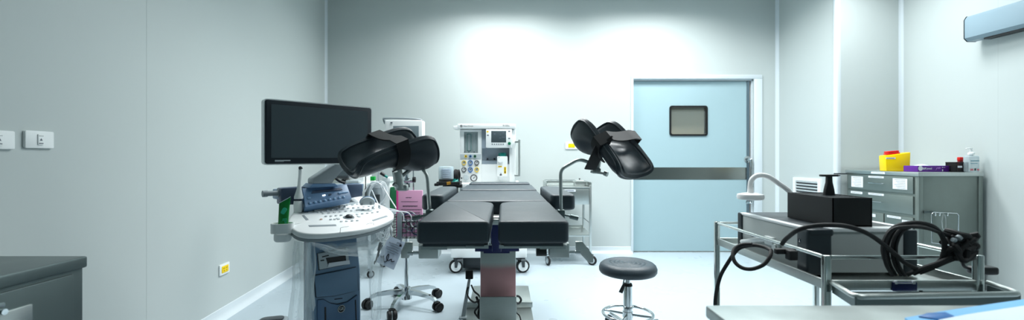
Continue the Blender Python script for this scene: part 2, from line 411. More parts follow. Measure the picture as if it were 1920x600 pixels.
# ================================================================== CAMERA
cam = bpy.data.cameras.new('camera'); cam.sensor_width = 36; cam.lens = 36 * F / 1920; cam.shift_y = -(300 - HY) / 1920
cam.clip_start = .02; cam.dof.use_dof = True; cam.dof.focus_distance = 2.7; cam.dof.aperture_fstop = 2.2
co = bpy.data.objects.new('camera', cam); COL.objects.link(co); co.location = (0, 0, CZ); co.rotation_euler = (PI / 2, 0, 0); SC.camera = co
SC.view_settings.view_transform = 'Standard'; SC.view_settings.look = 'None'; SC.view_settings.gamma = 1; SC.view_settings.use_curve_mapping = False
SC.view_settings.exposure = 0.1

# ================================================================== WALL FITTINGS
def lwall_frame(yc, z):
    """frame on the left wall: x to the viewer's right along the wall, y up, z out into the room"""
    d = Vector((-.085, 1, 0)).normalized(); return frame((lwx(yc), yc, z), d, (0, 0, 1))
def plate(name, label, cat, M, w, h, group=None, fn=None):
    t = thing(name, label, cat, M=M, group=group); m = MB(); m.prism(rrect(w, h, .006), 0, .011, bev=.003); m.build('cover_plate', WHITE, t); fn(t); return t
def rocker(t):
    m = MB(); m.prism(rrect(.024, .045, .002), .0108, .0145, bev=.001); o = m.build('rocker', WHITE, t)
    m = MB(); m.use(GINK).bb((-.010, .015, .0146), (.010, .0165, .0152)).bb((-.009, -.017, .0146), (.009, -.0135, .0152)); m.prism([(-.006, -.004), (.006, -.004), (0, .006)], .0146, .0152); m.build('marking', GINK, o)
plate('light_switch', 'white wall switch plate on the left wall, the one nearer the room corner', 'light switch', lwall_frame(1.828, P(69, 262, 1.828).z), .122, .072, 'switch plates on the left wall', rocker)
plate('light_switch', 'white wall switch plate cut by the left edge of the picture', 'light switch', lwall_frame(1.668, P(0, 262, 1.668).z), .122, .072, 'switch plates on the left wall', rocker)
def sockets(t):
    m = MB(); m.use(YELLOW).prism(rrect(.082, .048, .003), .0108, .0145, bev=.001); o = m.build('yellow_socket', None, t, label='yellow double socket face')
    m = MB()
    for sx in (-1, 1):
        for q, (u, v) in enumerate(((-.006, .008), (.006, .008), (0, -.009))): m.bb((sx * .017 + u - .0022, v - .004, .0143), (sx * .017 + u + .0022, v + .004, .0152))
    m.build('socket_hole', INK, o)
plate('wall_outlet', 'yellow double power outlet low on the left wall', 'power outlet', lwall_frame(3.18, P(419, 504, 3.18).z), .125, .078, 'yellow wall outlets', sockets)
for px, lb in ((1071.5, 'yellow double power outlet on the back wall, clear of the leg rest'), (1099, 'yellow double power outlet on the back wall, half behind the right leg rest')):
    q = P(px, 273, D); plate('wall_outlet', lb, 'power outlet', facing(q), .15, .088, 'yellow wall outlets', sockets)
# air grille on the column side
ya, yb = XC * F / (1489 - CX), XC * F / (1541 - CX); yc = (ya + yb) / 2
zt, zb = CZ - (337 - HY) * yc / F, CZ - (371 - HY) * yc / F
t = thing('wall_vent', 'white louvred air grille on the side of the wall column behind the gooseneck lamp', 'air vent', M=frame((XC, yc, zb), (0, -1, 0), (0, 0, 1)))
W_, H_ = ya - yb, zt - zb + .02
m = MB(); ringprism(m, rrect(W_, H_, .008, cy=H_ / 2), rrect(W_ - .09, H_ - .07, .004, cy=H_ / 2), 0, .016, None); m.build('frame', WHITE, t)
m = MB(); m.bb((-W_ / 2 + .04, .03, .0005), (W_ / 2 - .04, H_ - .03, .002)); m.build('backing', DGREY, t)
for k in range(5):
    m = MB(); zz = .045 + k * (H_ - .09) / 4; m.box((0, 0, 0), (W_ - .088, .016, .003), 0, T(0, zz, .009) @ RX(.6)); m.build('louver', WHITE, t)
# pale blue housing high on the right wall
ye = 3.64
t = thing('wall_unit', 'long pale blue box housing mounted high on the right wall', 'wall unit', (rwx(3.0), 3.0, 2.12), rz=.03)
m = MB(); prof = [(0, .0), (-.075, -.0), (-.1, .025), (-.1, .175), (-.08, .205), (0, .205)]
m.prism(prof, -.62, 1.5, Matrix(((1, 0, 0, 0), (0, 0, -1, 0), (0, 1, 0, 0), (0, 0, 0, 1))), bev=.004)
m.build('housing', LBLUE, t)
m = MB(); m.prism([(0, -.002), (-.076, -.002), (-.103, .024), (-.103, .176), (-.082, .208), (0, .208)], -.623, -.62, Matrix(((1, 0, 0, 0), (0, 0, -1, 0), (0, 1, 0, 0), (0, 0, 0, 1)))); m.build('end_cap', DGREY, t)
m = MB(); m.bb((-.07, -1.3, -.012), (-.01, .5, -.0005)); m.build('lower_rail', BLACK, t)

# ================================================================== STEEL CUPBOARD AT LEFT
Yf = 1.475; Xf = -795 * Yf / F; zt = CZ - 182.5 * Yf / F
t = thing('steel_cupboard', 'low stainless steel cupboard against the left wall at the picture edge', 'cupboard', (Xf - .25, 1.0, 0))
def SC_(lo, hi, name, mt, par=None, bev=.003): m = MB(); m.bb(lo, hi, bev); return m.build(name, mt, par or t, world=True)
wl = lwx(.5) + .012
m = MB(); m.bb((wl + .012, .55, .08), (Xf - .012, Yf - .006, zt - .03), .002); m.build('body', DKST, t, world=True)  # darker steel puts the dim light on this cupboard into its colour
m = MB(); m.bb((wl, .52, zt - .038), (Xf, Yf, zt), .006); m.build('worktop', DKST, t, world=True)
for yy in (.58, Yf - .04):
    for xx in (wl + .05, Xf - .05): m = MB(); m.cyl((xx, yy, 0), (xx, yy, .085), .02, seg=14); m.build('leg', CHROME, t, world=True)
for k, (ya, yb) in enumerate(((1.02, Yf - .045), (.58, 1.01))):
    m = MB(); m.bb((Xf - .014, ya, .12), (Xf - .002, yb, zt - .05), .003); d = m.build('door', DKST, t, world=True)
    yh = ya + .06 + .17 if k == 0 else yb - .2
    z2 = CZ - (583 - HY) * 1.24 / F
    m = MB(); m.bb((Xf - .003, yh - .05, z2 - .05), (Xf + .006, yh + .05, z2), .002); m.build('label_holder', STEEL, d, world=True)
    m = MB(); m.cyl((Xf - .004, yh - .03, z2 + .004), (Xf + .012, yh - .03, z2 + .004), .007, seg=14); m.cyl((Xf + .012, yh - .03, z2 + .004), (Xf + .016, yh - .03, z2 + .004), .0085, seg=14)
    m.tube([(Xf - .003, yh - .07, z2 + .03), (Xf + .025, yh - .07, z2 + .032), (Xf + .03, yh - .045, z2 + .03)], .006, 8); m.build('latch', CHROME, d, world=True)

# ================================================================== FILING CABINET AND WHAT STANDS ON IT
CX0, CX1, CY0, CY1, CT = 3.312, 3.835, 3.56, 4.335, 1.042
t = thing('drawer_cabinet', 'tall stainless steel drawer cabinet standing in the right corner', 'cabinet', ((CX0 + CX1) / 2, (CY0 + CY1) / 2, 0))
m = MB(); m.bb((CX0 + .006, CY0 + .006, .05), (CX1 - .004, CY1 - .004, CT - .03), .003)
for (a, b) in ((CX0, CX0 + .035), (CX1 - .035, CX1)): m.bb((a, CY0, .05), (b, CY0 + .01, CT - .03), .002)
m.bb((CX0, CY0, .05), (CX1, CY0 + .01, .1), .002)
m.build('body', CABST, t, world=True)
m = MB(); m.bb((CX0 - .01, CY0 - .008, CT - .032), (CX1, CY1, CT), .004); m.build('top', STEELH, t, world=True)
m = MB(); m.bb((CX0 + .02, CY0 + .02, 0), (CX1 - .02, CY1 - .02, .052)); m.build('plinth', DKST, t, world=True)
def cab_y(px): return CX0 * F / (px - CX)
def paper(par, x, y0_, y1_, z0_, z1_, lines=4):
    m = MB(); m.use(PAPER).bb((x - .0025, y0_, z0_), (x, y1_, z1_)); w_ = abs(y1_ - y0_)
    m.use(GINK)
    for k in range(lines): zz = z1_ - (k + .7) * (z1_ - z0_) / (lines + .4); m.bb((x - .003, y0_ + .12 * w_, zz - .0012), (x - .0024, y1_ - (.12 + .1 * (k % 3)) * w_, zz + .0012))
    m.build('paper_label', None, par, world=True)
def drawer(y0_, y1_, z0_, z1_, papers, knob=True, nm='drawer'):
    m = MB(); m.bb((CX0 - .008, y0_, z0_), (CX0 + .012, y1_, z1_), .003); d = m.build(nm, CABST, t, world=True)
    yc = (y0_ + y1_) / 2; zc = (z0_ + z1_) / 2
    if knob: m = MB(); m.tube([(CX0 - .006, yc - .075, zc), (CX0 - .03, yc - .07, zc), (CX0 - .03, yc + .07, zc), (CX0 - .006, yc + .075, zc)], .0045, 8); m.build('handle', CHROME, d, world=True)
    for (u0, u1, v0, v1, n) in papers:
        ys = sorted((y1_ + (y0_ - y1_) * u0, y1_ + (y0_ - y1_) * u1)); paper(d, CX0 - .0075, ys[0], ys[1], z1_ - (z1_ - z0_) * v1, z1_ - (z1_ - z0_) * v0, n)
ya, yb = CY0 + .045, CY1 - .03
drawer(ya, yb, .862, 1.0, [(.07, .27, .12, .86, 6), (.36, .6, .04, .16, 1), (.73, .93, .12, .78, 6)])
drawer(ya, yb, .69, .842, [(.06, .26, .02, .16, 1), (.36, .6, .02, .14, 1)])
ym = ya + (yb - ya) * .40
drawer(ya, ym - .006, .43, .664, [(.1, .6, .03, .11, 1), (.64, .98, .12, .55, 4)], nm='drawer')
drawer(ym + .006, yb, .12, .664, [(.2, .8, .03, .08, 1)], nm='door')
drawer(ya, ym - .006, .12, .41, [(.1, .6, .05, .13, 1)], nm='drawer')
paper(t, CX0 - .011, cab_y(1662), cab_y(1636), CT - .026, CT - .008, 1)
m = MB(); yb_ = cab_y(1587); m.bb((CX0 - .13, yb_ - .02, CT - .045), (CX0 - .004, yb_ - .002, CT - .032), .003); m.build('side_bracket', DGREY, t, world=True)
# wire rack on the cabinet's side
t = thing('wire_rack', 'chrome wire rack hanging on the side panel of the steel drawer cabinet', 'rack', (3.50, CY0 - .03, .6))
yr = CY0 - .05
def Q(px, py, Y=yr): return P(px, py, Y)
m = MB(); r_ = .005
m.tube([Q(1747, 455), Q(1747, 402), Q(1749, 398), Q(1794, 400), Q(1797, 404), Q(1797, 462)], r_, 8); m.tube([Q(1747, 430), Q(1747, 455), Q(1797, 462)], r_, 8)
for px in (1754, 1762, 1777): m.tube([Q(px, 399), Q(px, 404, yr - .02)], r_ * .9, 6)
m.build('wire_frame', CHROME, t, world=True)
m = MB(); m.bb(tuple(Q(1734, 400, CY0 - .012)), tuple(Q(1750, 395, CY0 - .001)), .002); m.tube([Q(1747, 397), Q(1747, 397, CY0 - .004)], .006, 8); m.tube([Q(1796, 401), Q(1796, 401, CY0 - .002)], .005, 8); m.build('bracket', DKST, t, world=True)
m = MB(); m.tube([Q(1769, 399), Q(1768, 404), Q(1766, 415), Q(1767, 428), Q(1770, 432), Q(1773, 426), Q(1773, 410), Q(1771, 402)], .004, 8); m.build('hook', STEEL, t, world=True)
# sharps bin
c = P(1677, 322, 3.9); c.z = CT
t = thing('sharps_container', 'yellow sharps container with a red lid on top of the steel drawer cabinet', 'sharps container', tuple(c), rz=-.25)
m = MB(); X = RX(PI / 2)
m.prism([(-.088, 0), (.088, 0), (.094, .168), (.02, .155), (-.094, .138)], -.055, .055, X, bev=.008); m.build('body', YELLOW, t)
m = MB(); m.prism(rrect(.105, .075, .02), 0, .012, T(-.02, 0, .15) @ RY(-.1), bev=.003).prism(rrect(.098, .066, .02), .012, .03, T(-.02, 0, .15) @ RY(-.1), bev=.005); m.build('lid', RED, t)
m = MB(); m.use(PAPER).bb((-.092, -.0575, .108), (-.02, -.0545, .122)); m.use(GINK).bb((-.086, -.058, .113), (-.03, -.057, .117)); m.build('label_strip', None, t)
# glove box
c = P(1738, 320, 3.72); c.z = CT
t = thing('glove_box', 'flat purple glove box lying on top of the steel drawer cabinet', 'box', tuple(c), rz=.1)
m = MB(); m.box((0, 0, .026), (.31, .12, .05), .002); m.build('carton', PURPLE, t)
m = MB(); X = T(0, -.0605, .026) @ FY
LIL = mat('lilac_print', (176, 120, 205), .5); 
m.use(PAPER); m.prism([(.021 * math.cos(a * PI / 10), .021 * math.sin(a * PI / 10)) for a in range(20)], 0, .0006, X @ T(-.13, .004, 0))
m.text('M&Kewel', .026, X @ T(-.075, .002, .0003)); m.use(LIL).bb((-.15, -.021, 0), (-.06, -.0195, .0005), 0, X)
m.prism([(.0, -.015), (.01, .008), (.03, .012), (.012, .0)], 0, .0005, X @ T(.01, 0, 0)); m.prism([(-.012, .005), (.012, .013), (.02, .003), (.0, -.003)], 0, .0005, X @ T(.04, .002, 0))
m.use(PAPER).bb((.07, .008, 0), (.078, .015, .0006), 0, X).bb((.082, .01, 0), (.1, .013, .0006), 0, X).bb((.072, -.02, 0), (.08, -.005, .0006), 0, X)
m.build('printed_front', None, t)
m = MB(); m.grid(lambda u, v: V(-.1 + .09 * u + .01 * math.sin(5 * v), -.025 + .05 * v, .052 + .013 * math.sin(PI * u) * math.sin(PI * v)), 8, 8); m.build('glove_tissue', WRAP, t)
# pen cup + red marker + gel bottle
c = P(1794, 322, 3.66); c.z = CT
t = thing('pen_cup', 'square black mesh pen cup on the steel drawer cabinet', 'cup', tuple(c))
MESH = clear_mat('black_wire_mesh', (10, 12, 12), .62, .5, .0)
m = MB()
for (a, b) in (((-.05, -.045), (.05, -.043)), ((-.05, .043), (.05, .045)), ((-.05, -.045), (-.048, .045)), ((.048, -.045), (.05, .045))): m.bb((a[0], a[1], .004), (b[0], b[1], .078))
m.build('mesh_side', MESH, t)
m = MB(); ringprism(m, rrect(.106, .096, .006), rrect(.098, .088, .004), .076, .082, None); m.bb((-.05, -.045, 0), (.05, .045, .005)); m.build('rim', BLACK, t)
m = MB(); m.use(PAPER).bb((-.04, -.0485, .036), (-.005, -.0465, .052)); m.build('label', None, t)
m = MB(); m.use(DRED).prism(rrect(.034, .026, .008), 0, .085, T(c.x + .024, c.y - .005, CT + .006), bev=.003).use(RED).prism(rrect(.036, .028, .008), .085, .118, T(c.x + .024, c.y - .005, CT + .006), bev=.006)
mesh_thing('stapler', m, 'red stapler handle standing upright in the black pen cup', 'stapler')
c = P(1821, 322, 3.60); c.z = CT
t = thing('sanitizer_bottle', 'clear pump bottle of hand gel at the end of the steel drawer cabinet', 'bottle', tuple(c))
m = MB(); m.prism(rrect(.098, .056, .02), 0, .135, bev=.012, seg=3); m.build('bottle_body', BOTTLE, t)
m = MB(); m.lathe([(.013, .13), (.013, .142), (.022, .144), (.021, .158), (.008, .168), (.007, .19), (.010, .191), (.010, .197)]); m.tube([(0, 0, .193), (-.02, -.004, .196), (-.05, -.01, .193), (-.054, -.01, .189)], .005, 8); m.build('pump', WHITE, t)
m = MB(); m.use(mat('teal_print', (70, 130, 150), .5)).bb((-.036, -.0292, .09), (.036, -.0282, .096)).bb((-.036, -.0292, .07), (.02, -.0282, .074)); m.use(mat('pink_print', (214, 120, 130), .5)).bb((-.038, -.0292, .014), (-.012, -.0282, .028)).bb((.018, -.0292, .014), (.036, -.0282, .028)); m.use(INK).bb((-.003, -.0292, .014), (.008, -.0282, .032)); m.build('printed_label', None, t)
# ================================================================== OPERATING TABLE
OT = thing('operating_table', 'black padded gynaecological operating table with split leg sections on a steel column', 'operating table', (-.085, 2.6, 0), rz=.0177)
OX = ROOTM[OT.name]
def otl(px, py, Y): return OX.inverted() @ P(px, py, Y)
def cushion(name, x0, x1, y0_, y1_, top, th, r, bev=.014, tilt=0.):
    m = MB(); m.prism(rrect(x1 - x0, y1_ - y0_, r, cx=(x0 + x1) / 2, cy=(y0_ + y1_) / 2, n=8), top - th, top, bev=bev, seg=4, ang=40)
    m.bb((x0 + .02, y0_ + .02, top - th - .012), (x1 - .02, y1_ - .02, top - th + .002))
    return m.build(name, VINYL, OT, angle=60)
yA, yB, yC, yD, yE = 1.565 - 2.6, 2.30 - 2.6, 3.03 - 2.6, 3.57 - 2.6, 3.76 - 2.6
cushion('leg_cushion', -.276, -.014, yA, yB, .930, .082, (.11, .02, .02, .012))
cushion('leg_cushion', .017, .273, yA, yB, .930, .082, (.02, .11, .012, .02))
cushion('seat_cushion', -.272, .270, yB + .012, yC, .932, .08, .02)
cushion('back_cushion', -.268, .266, yC + .008, yD, .940, .08, .02)
m = MB(); m.prism(rrect(.50, yE - yD, .025, cy=(yD + yE) / 2 + .006, n=8), .872, .953, bev=.014, seg=4); m.build('head_cushion', VINYL, OT, angle=60)
# frame plates under the cushions, side rails
m = MB()
m.bb((-.272, yA + .03, .826), (-.02, yB, .838)).bb((.022, yA + .03, .826), (.27, yB, .838)); m.build('leg_plate', STEEL, OT)
m = MB(); m.bb((-.25, yB + .02, .81), (.25, yC - .02, .842), .003).bb((-.24, yC, .82), (.24, yD, .85), .003).bb((-.2, yD - .1, .835), (.2, yE - .02, .86), .003); m.build('seat_frame', DKST, OT)
for s in (-1, 1):
    m = MB(); m.bb((s * .298 - .005, yB + .0, .848), (s * .298 + .005, yC - .03, .874), .002)
    for yy in (yB + .08, yC - .12): m.cyl((s * .245, yy, .861), (s * .3, yy, .861), .008)
    m.build('side_rail', STEEL, OT)
    m = MB(); m.bb((s * .292 - .005, yC + .03, .852), (s * .292 + .005, yD - .02, .878), .002)
    for yy in (yC + .1, yD - .1): m.cyl((s * .235, yy, .865), (s * .294, yy, .865), .008)
    m.build('side_rail', STEEL, OT)
m = MB()
for k in range(24):
    for s in (-1, 1): m.bb((s * .262 - s * k * .004 - .0014, yA + .022, .824), (s * .262 - s * k * .004 + .0014, yA + .03, .84))
m.bb((-.1, yA + .02, .828), (-.018, yA + .03, .84)).bb((.02, yA + .02, .828), (.1, yA + .03, .84)); m.build('ratchet_strip', CHROME, OT)
# hinge blocks with rods and socket plates under the leg sections
for s in (-1, 1):
    m = MB(); yy = 1.72 - 2.6
    m.bb((s * .215, yy - .03, .768), (s * .292, yy + .05, .826), .004); o = m.build('hinge_block', STEEL, OT)
    m = MB(); m.cyl((s * .29, yy, .785), (s * .335, yy, .785), .007, seg=12); m.cyl((s * .32, yy, .785), (s * .338, yy, .785), .011, seg=14); m.build('rod', CHROME, o)
    m = MB(); X = T(s * .335, yy, 0) @ RY(s * -.0)
    pr = [(-.015, .828), (.012, .828), (.055, .772), (.055, .744), (.036, .744), (-.015, .80)] if s > 0 else [(-.012, .828), (.015, .828), (.015, .80), (-.0, .765), (-.03, .765), (-.03, .79)]
    m.prism([(p[0], p[1]) for p in pr], -.006, .006, X @ FY, bev=.002); m.build('socket_plate', STEEL, o)
    if s > 0:
        m = MB(); m.cyl((.205, yy + .0, .79), (.165, yy, .79), .02, seg=14); m.build('knob', BLACK, o)
# column, neck and base
def tinted_steel():  # steel whose base colour turns reddish towards the bottom
    m_ = mat('steel_reddish_below', (200, 205, 203), .36, 1.); nt = m_.node_tree; b = nt.nodes['Principled BSDF']
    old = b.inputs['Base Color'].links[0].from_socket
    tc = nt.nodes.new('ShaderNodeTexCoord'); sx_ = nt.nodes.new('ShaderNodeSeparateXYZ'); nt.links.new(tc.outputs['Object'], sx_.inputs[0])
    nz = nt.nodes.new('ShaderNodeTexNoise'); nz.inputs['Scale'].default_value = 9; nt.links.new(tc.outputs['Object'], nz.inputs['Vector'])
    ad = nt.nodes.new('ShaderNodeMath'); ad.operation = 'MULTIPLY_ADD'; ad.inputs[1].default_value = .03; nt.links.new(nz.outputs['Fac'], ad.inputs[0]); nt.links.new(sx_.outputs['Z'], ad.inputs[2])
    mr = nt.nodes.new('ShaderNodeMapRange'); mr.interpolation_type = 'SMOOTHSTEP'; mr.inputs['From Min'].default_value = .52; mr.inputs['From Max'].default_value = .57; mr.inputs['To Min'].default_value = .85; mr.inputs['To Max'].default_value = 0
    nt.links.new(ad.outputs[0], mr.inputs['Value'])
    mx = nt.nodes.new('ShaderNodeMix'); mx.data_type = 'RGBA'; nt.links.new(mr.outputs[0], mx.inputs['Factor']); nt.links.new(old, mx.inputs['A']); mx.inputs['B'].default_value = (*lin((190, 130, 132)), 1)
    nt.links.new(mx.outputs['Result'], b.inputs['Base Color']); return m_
cy0 = 2.55 - 2.6
m = MB(); m.bb((-.1, cy0, .34), (.106, cy0 + .36, .62), .004); up = m.build('upper_column', tinted_steel(), OT)
m = MB(); m.bb((-.104, cy0 - .004, .06), (.110, cy0 + .365, .349), .004); m.build('lower_column', STEEL, OT)
m = MB(); m.bb((-.13, cy0 - .03, .618), (.125, cy0 + .39, .648), .003); m.bb((-.08, cy0 - .02, .606), (.07, cy0 + .37, .62)); m.build('column_cap', NAVY, OT)
m = MB(); m.prism([(-.026, .646), (.022, .646), (.032, .76), (.03, .9), (-.022, .9), (-.034, .76)], 0, .2, T(.0, cy0 + .12, 0) @ FY @ T(0, 0, .1) , bev=.004); m.bb((-.13, cy0 + .05, .65), (.13, cy0 + .34, .80), .01); m.build('neck', NAVY, OT)
m = MB(); m.bb((-.03, yB - .16, .846), (.03, yB - .14, .858), .003); m.bb((-.035, yB - .1, .82), (.035, yB + .02, .86), .004); m.build('cross_bar', STEEL, OT)
m = MB(); m.tube([(-.06, cy0 + .02, .655), (-.02, cy0 - .0, .668), (.0, cy0 - .012, .655)], .006, 8, smooth=4); m.torus(T(.012, cy0 - .01, .668) @ RX(PI / 2), .012, .004); m.bb((-.055, cy0 - .02, .65), (.115, cy0 + .02, .66), .002)
m.bb((-.048, cy0 - .015, .655), (-.036, cy0 + .02, .74), .003); m.build('release_lever', CHROME, OT)
m = MB(); X = OX.inverted()
m.bb((-.21, 3.155 - 2.6, 0.004), (.235, 3.56 - 2.6, .12), .006); m.bb((-.24, 1.95 - 2.6, .004), (.235, 3.16 - 2.6, .082), .006); m.bb((-.24, 3.14 - 2.6, .082), (.243, 3.165 - 2.6, .122), .004)
for sx in (-1, 1):
    for yy in (-.5, .8): m.cyl((sx * .18, yy, 0), (sx * .18, yy, .01), .03)
m.build('base', STEELH, OT)
# foot lever and cables
m = MB(); a, b = otl(880, 523, 3.0), otl(868, 597, 2.93); b.z = .083
m.slab([b + V(-.014, 0, 0), b + V(.014, 0, 0), a + V(.009, 0, 0), a + V(-.009, 0, 0)], .012); m.box(b + V(0, 0, .006), (.05, .05, .012), .003); lv = m.build('pedal_lever', LGREY, OT)
m = MB(); c = otl(880, 515, 3.0); m.box(c, (.052, .02, .06), .006, None); m.build('pedal_pad', RUB, lv)
m = MB(); m.tube([otl(*q) for q in ((884, 535, 2.97), (889, 546, 2.9), (897, 553, 2.86), (901, 560, 2.8))], .006, 8, smooth=5); m.build('cable', RUB, OT)
m = MB(); m.tube([otl(*q) for q in ((878, 538, 2.98), (875, 548, 2.97), (880, 560, 2.9), (890, 567, 2.84), (899, 562, 2.8), (897, 574, 2.82), (890, 585, 2.86), (898, 597, 2.82))], .006, 8, smooth=5); m.build('cable', RUB, OT)
m = MB(); m.tube([otl(*q) for q in ((893, 556, 2.84), (899, 574, 2.82), (897, 590, 2.82), (901, 598, 2.8))], .008, 8, smooth=5); m.build('cable', RUB, OT)
m = MB(); m.tube([otl(*q) for q in ((966, 555, 2.8), (973, 556, 2.84), (977, 563, 2.86), (972, 569, 2.84), (967, 567, 2.8))], .007, 8, smooth=5); m.build('cable', RUB, OT)
m = MB(); m.tube([otl(*q) for q in ((968, 570, 2.82), (968, 585, 2.84), (974, 592, 2.86), (977, 602, 2.86))], .004, 8, smooth=5); m.build('cable', RUB, OT)
# arm boards
for s, x0, x1 in ((-1, -.405, -.288), (1, .288, .423)):
    m = MB(); w_ = x1 - x0
    m.prism(rrect(w_, .72, .035, cx=(x0 + x1) / 2, cy=2.70 - 2.6, n=8), .877, .960, bev=.014, seg=4); a = m.build('arm_board', VINYL, OT, angle=60)
    m = MB(); m.bb((x0 + .02, -.2, .868), (x1 - .02, .4, .878)); m.cyl((s * .3, .1, .86), ((x0 + x1) / 2, .1, .868), .012); m.build('bracket', STEEL, a)

# leg holders: bar, clamp, padded channel, strap
def leg_pad(C, a, o, L, w0, w1, d0, d1, th=.026, phim=1.75):
    """padded gutter: a = along the calf (knee end -> foot end), o = out of the open side, C = middle of the mouth"""
    a = Vector(a).normalized(); o = Vector(o); o = (o - a * o.dot(a)).normalized(); l = a.cross(o)
    def pos(u, v, side):
        t = (u + 1) / 2; w = w0 + (w1 - w0) * t; k_ = min(1, max(0, (t - .12) / .55)); k_ = k_ * k_ * (3 - 2 * k_); d = d0 + (d1 - d0) * k_
        k = max(abs(u), 1e-6)
        ur, vr = u, v
        rr = (abs(u) ** 5 + abs(v) ** 5) ** .2
        mm = max(abs(u), abs(v))
        if rr > 0: s_ = mm / rr; s_ = 1 - (1 - s_) * .9; ur, vr = u * s_, v * s_
        ph = vr * phim
        sx = math.sin(min(abs(ph), PI / 2)) * (1 if ph > 0 else -1)
        h = (1 - math.cos(ph)) / (1 - math.cos(phim))
        flare = 1 + .10 * max(0, abs(ph) - 1.1)
        bul = .012 * math.sin(PI * (vr + 1) / 2) * math.cos(PI * ur / 2)
        return C + a * (ur * L / 2) + l * (w * sx * flare) + o * (-d + d * h - bul * 0)
    def pn(u, v):
        e = .02; du = pos(min(1, u + e), v, 0) - pos(max(-1, u - e), v, 0); dv = pos(u, min(1, v + e), 0) - pos(u, max(-1, v - e), 0)
        return du.cross(dv).normalized()
    nu, nv = 18, 24; m = MB(); vs = []; sgn = 1
    mid = pn(0, 0); sgn = 1 if mid.dot(o) > 0 else -1
    idx = {}
    for side in (0, 1):
        for i in range(nu + 1):
            for j in range(nv + 1):
                u = -1 + 2 * i / nu; v = -1 + 2 * j / nv
                e = max(abs(u), abs(v)); puff = .6 + .4 * min(1, (1 - e) / .18)
                p = pos(u, v, side); n = pn(u * .97, v * .97) * sgn
                idx[side, i, j] = len(vs); vs.append(p + n * (th * puff if side == 0 else -th * puff))
    fs = []
    for side in (0, 1):
        for i in range(nu):
            for j in range(nv):
                q = (idx[side, i, j], idx[side, i + 1, j], idx[side, i + 1, j + 1], idx[side, i, j + 1]); fs.append(q if side else q[::-1])
    loop = [(i, 0) for i in range(nu)] + [(nu, j) for j in range(nv)] + [(i, nv) for i in range(nu, 0, -1)] + [(0, j) for j in range(nv, 0, -1)]
    n_ = len(loop); midv = []
    for k in range(n_):
        i, j = loop[k]; pa, pb = vs[idx[0, i, j]], vs[idx[1, i, j]]; u = -1 + 2 * i / nu; v = -1 + 2 * j / nv
        inner = pos(u * .9, v * .9, 0); c = (pa + pb) / 2; midv.append(len(vs)); vs.append(c + (c - inner).normalized() * .012)
    for k in range(n_):
        k2 = (k + 1) % n_; a0, a1 = idx[(0, *loop[k])], idx[(0, *loop[k2])]; b0, b1 = idx[(1, *loop[k])], idx[(1, *loop[k2])]
        fs += [(a0, a1, midv[k2], midv[k]), (midv[k], midv[k2], b1, b0)]
    m.use(VINYLT).add(vs, fs)
    for sd in (0, 1): m.tube([vs[idx[(sd, *q)]] for q in loop], .0042, 6, closed=True)
    return m, pos, pn, sgn, (a, o, l)
def leg_holder(s, C, a, o, L, w, d, bar, cl, strapu, tail):
    h = bpy.data.objects.new('leg_holder', None); COL.objects.link(h); h.parent = OT
    m, pos, pn, sgn, (A, O, Lx) = leg_pad(Vector(C), a, o, L, w[0], w[1], d[0], d[1]); pd = m.build('calf_pad', None, h, world=True, angle=50)
    # strap: over the mouth, down the outside of both wings
    th = .026 + .006; path = []
    for k in range(9): v = -(.25 + .75 * k / 8); path.append(pos(strapu, v, 0) - pn(strapu, v * .97) * sgn * th + (O * .03 if k > 7 else V(0, 0, 0)))
    p0, p1 = pos(strapu, -1, 0), pos(strapu + .12, 1, 0)
    for k in range(1, 10): t = k / 10; path.append(p0.lerp(p1, t) + O * (.036 - .014 * math.sin(PI * t)))
    for k in range(9): v = (1 - .75 * k / 8); path.append(pos(strapu + .12, v, 0) - pn(strapu + .12, v * .97) * sgn * th)
    m = MB()
    def ribbon(path, wd, width, t=.003):
        n = len(path); vs = []; fs = []
        for i, p in enumerate(path):
            tg = (path[min(n - 1, i + 1)] - path[max(0, i - 1)]).normalized(); q = (wd - tg * wd.dot(tg)).normalized(); nn = tg.cross(q)
            vs += [p - q * width + nn * t, p + q * width + nn * t, p + q * width - nn * t, p - q * width - nn * t]
        for i in range(n - 1):
            for k in range(4): fs.append((4 * i + k, 4 * i + (k + 1) % 4, 4 * i + 4 + (k + 1) % 4, 4 * i + 4 + k))
        fs += [(0, 1, 2, 3), tuple(4 * n - 4 + k for k in (3, 2, 1, 0))]; m.add(vs, fs)
    ribbon(path, A, .030)
    if tail: ribbon(catmull([Vector(q) for q in tail], 6), V(.8, 0, .6), .032)
    m.build('strap', mat('strap_webbing', (12, 15, 18), .6), h, world=True)
    m = MB(); m.tube(bar, .009, 10, smooth=0); m.build('bar', STEEL, h, world=True)
    m = MB(); cl(m); m.build('clamp', STEEL, h, world=True)
    m = MB(); b0 = Vector(bar[0]); m.box(b0 + V(0, 0, -.0), (.036, .04, .05), .006).cyl(b0, b0 + V(s * .06, 0, -.012), .006, seg=10).cyl(b0 + V(s * .045, 0, -.01), b0 + V(s * .085, 0, -.02), .012, seg=14)
    m.build('rail_clamp', DKST, h, world=True)
    return h
YL = 2.17
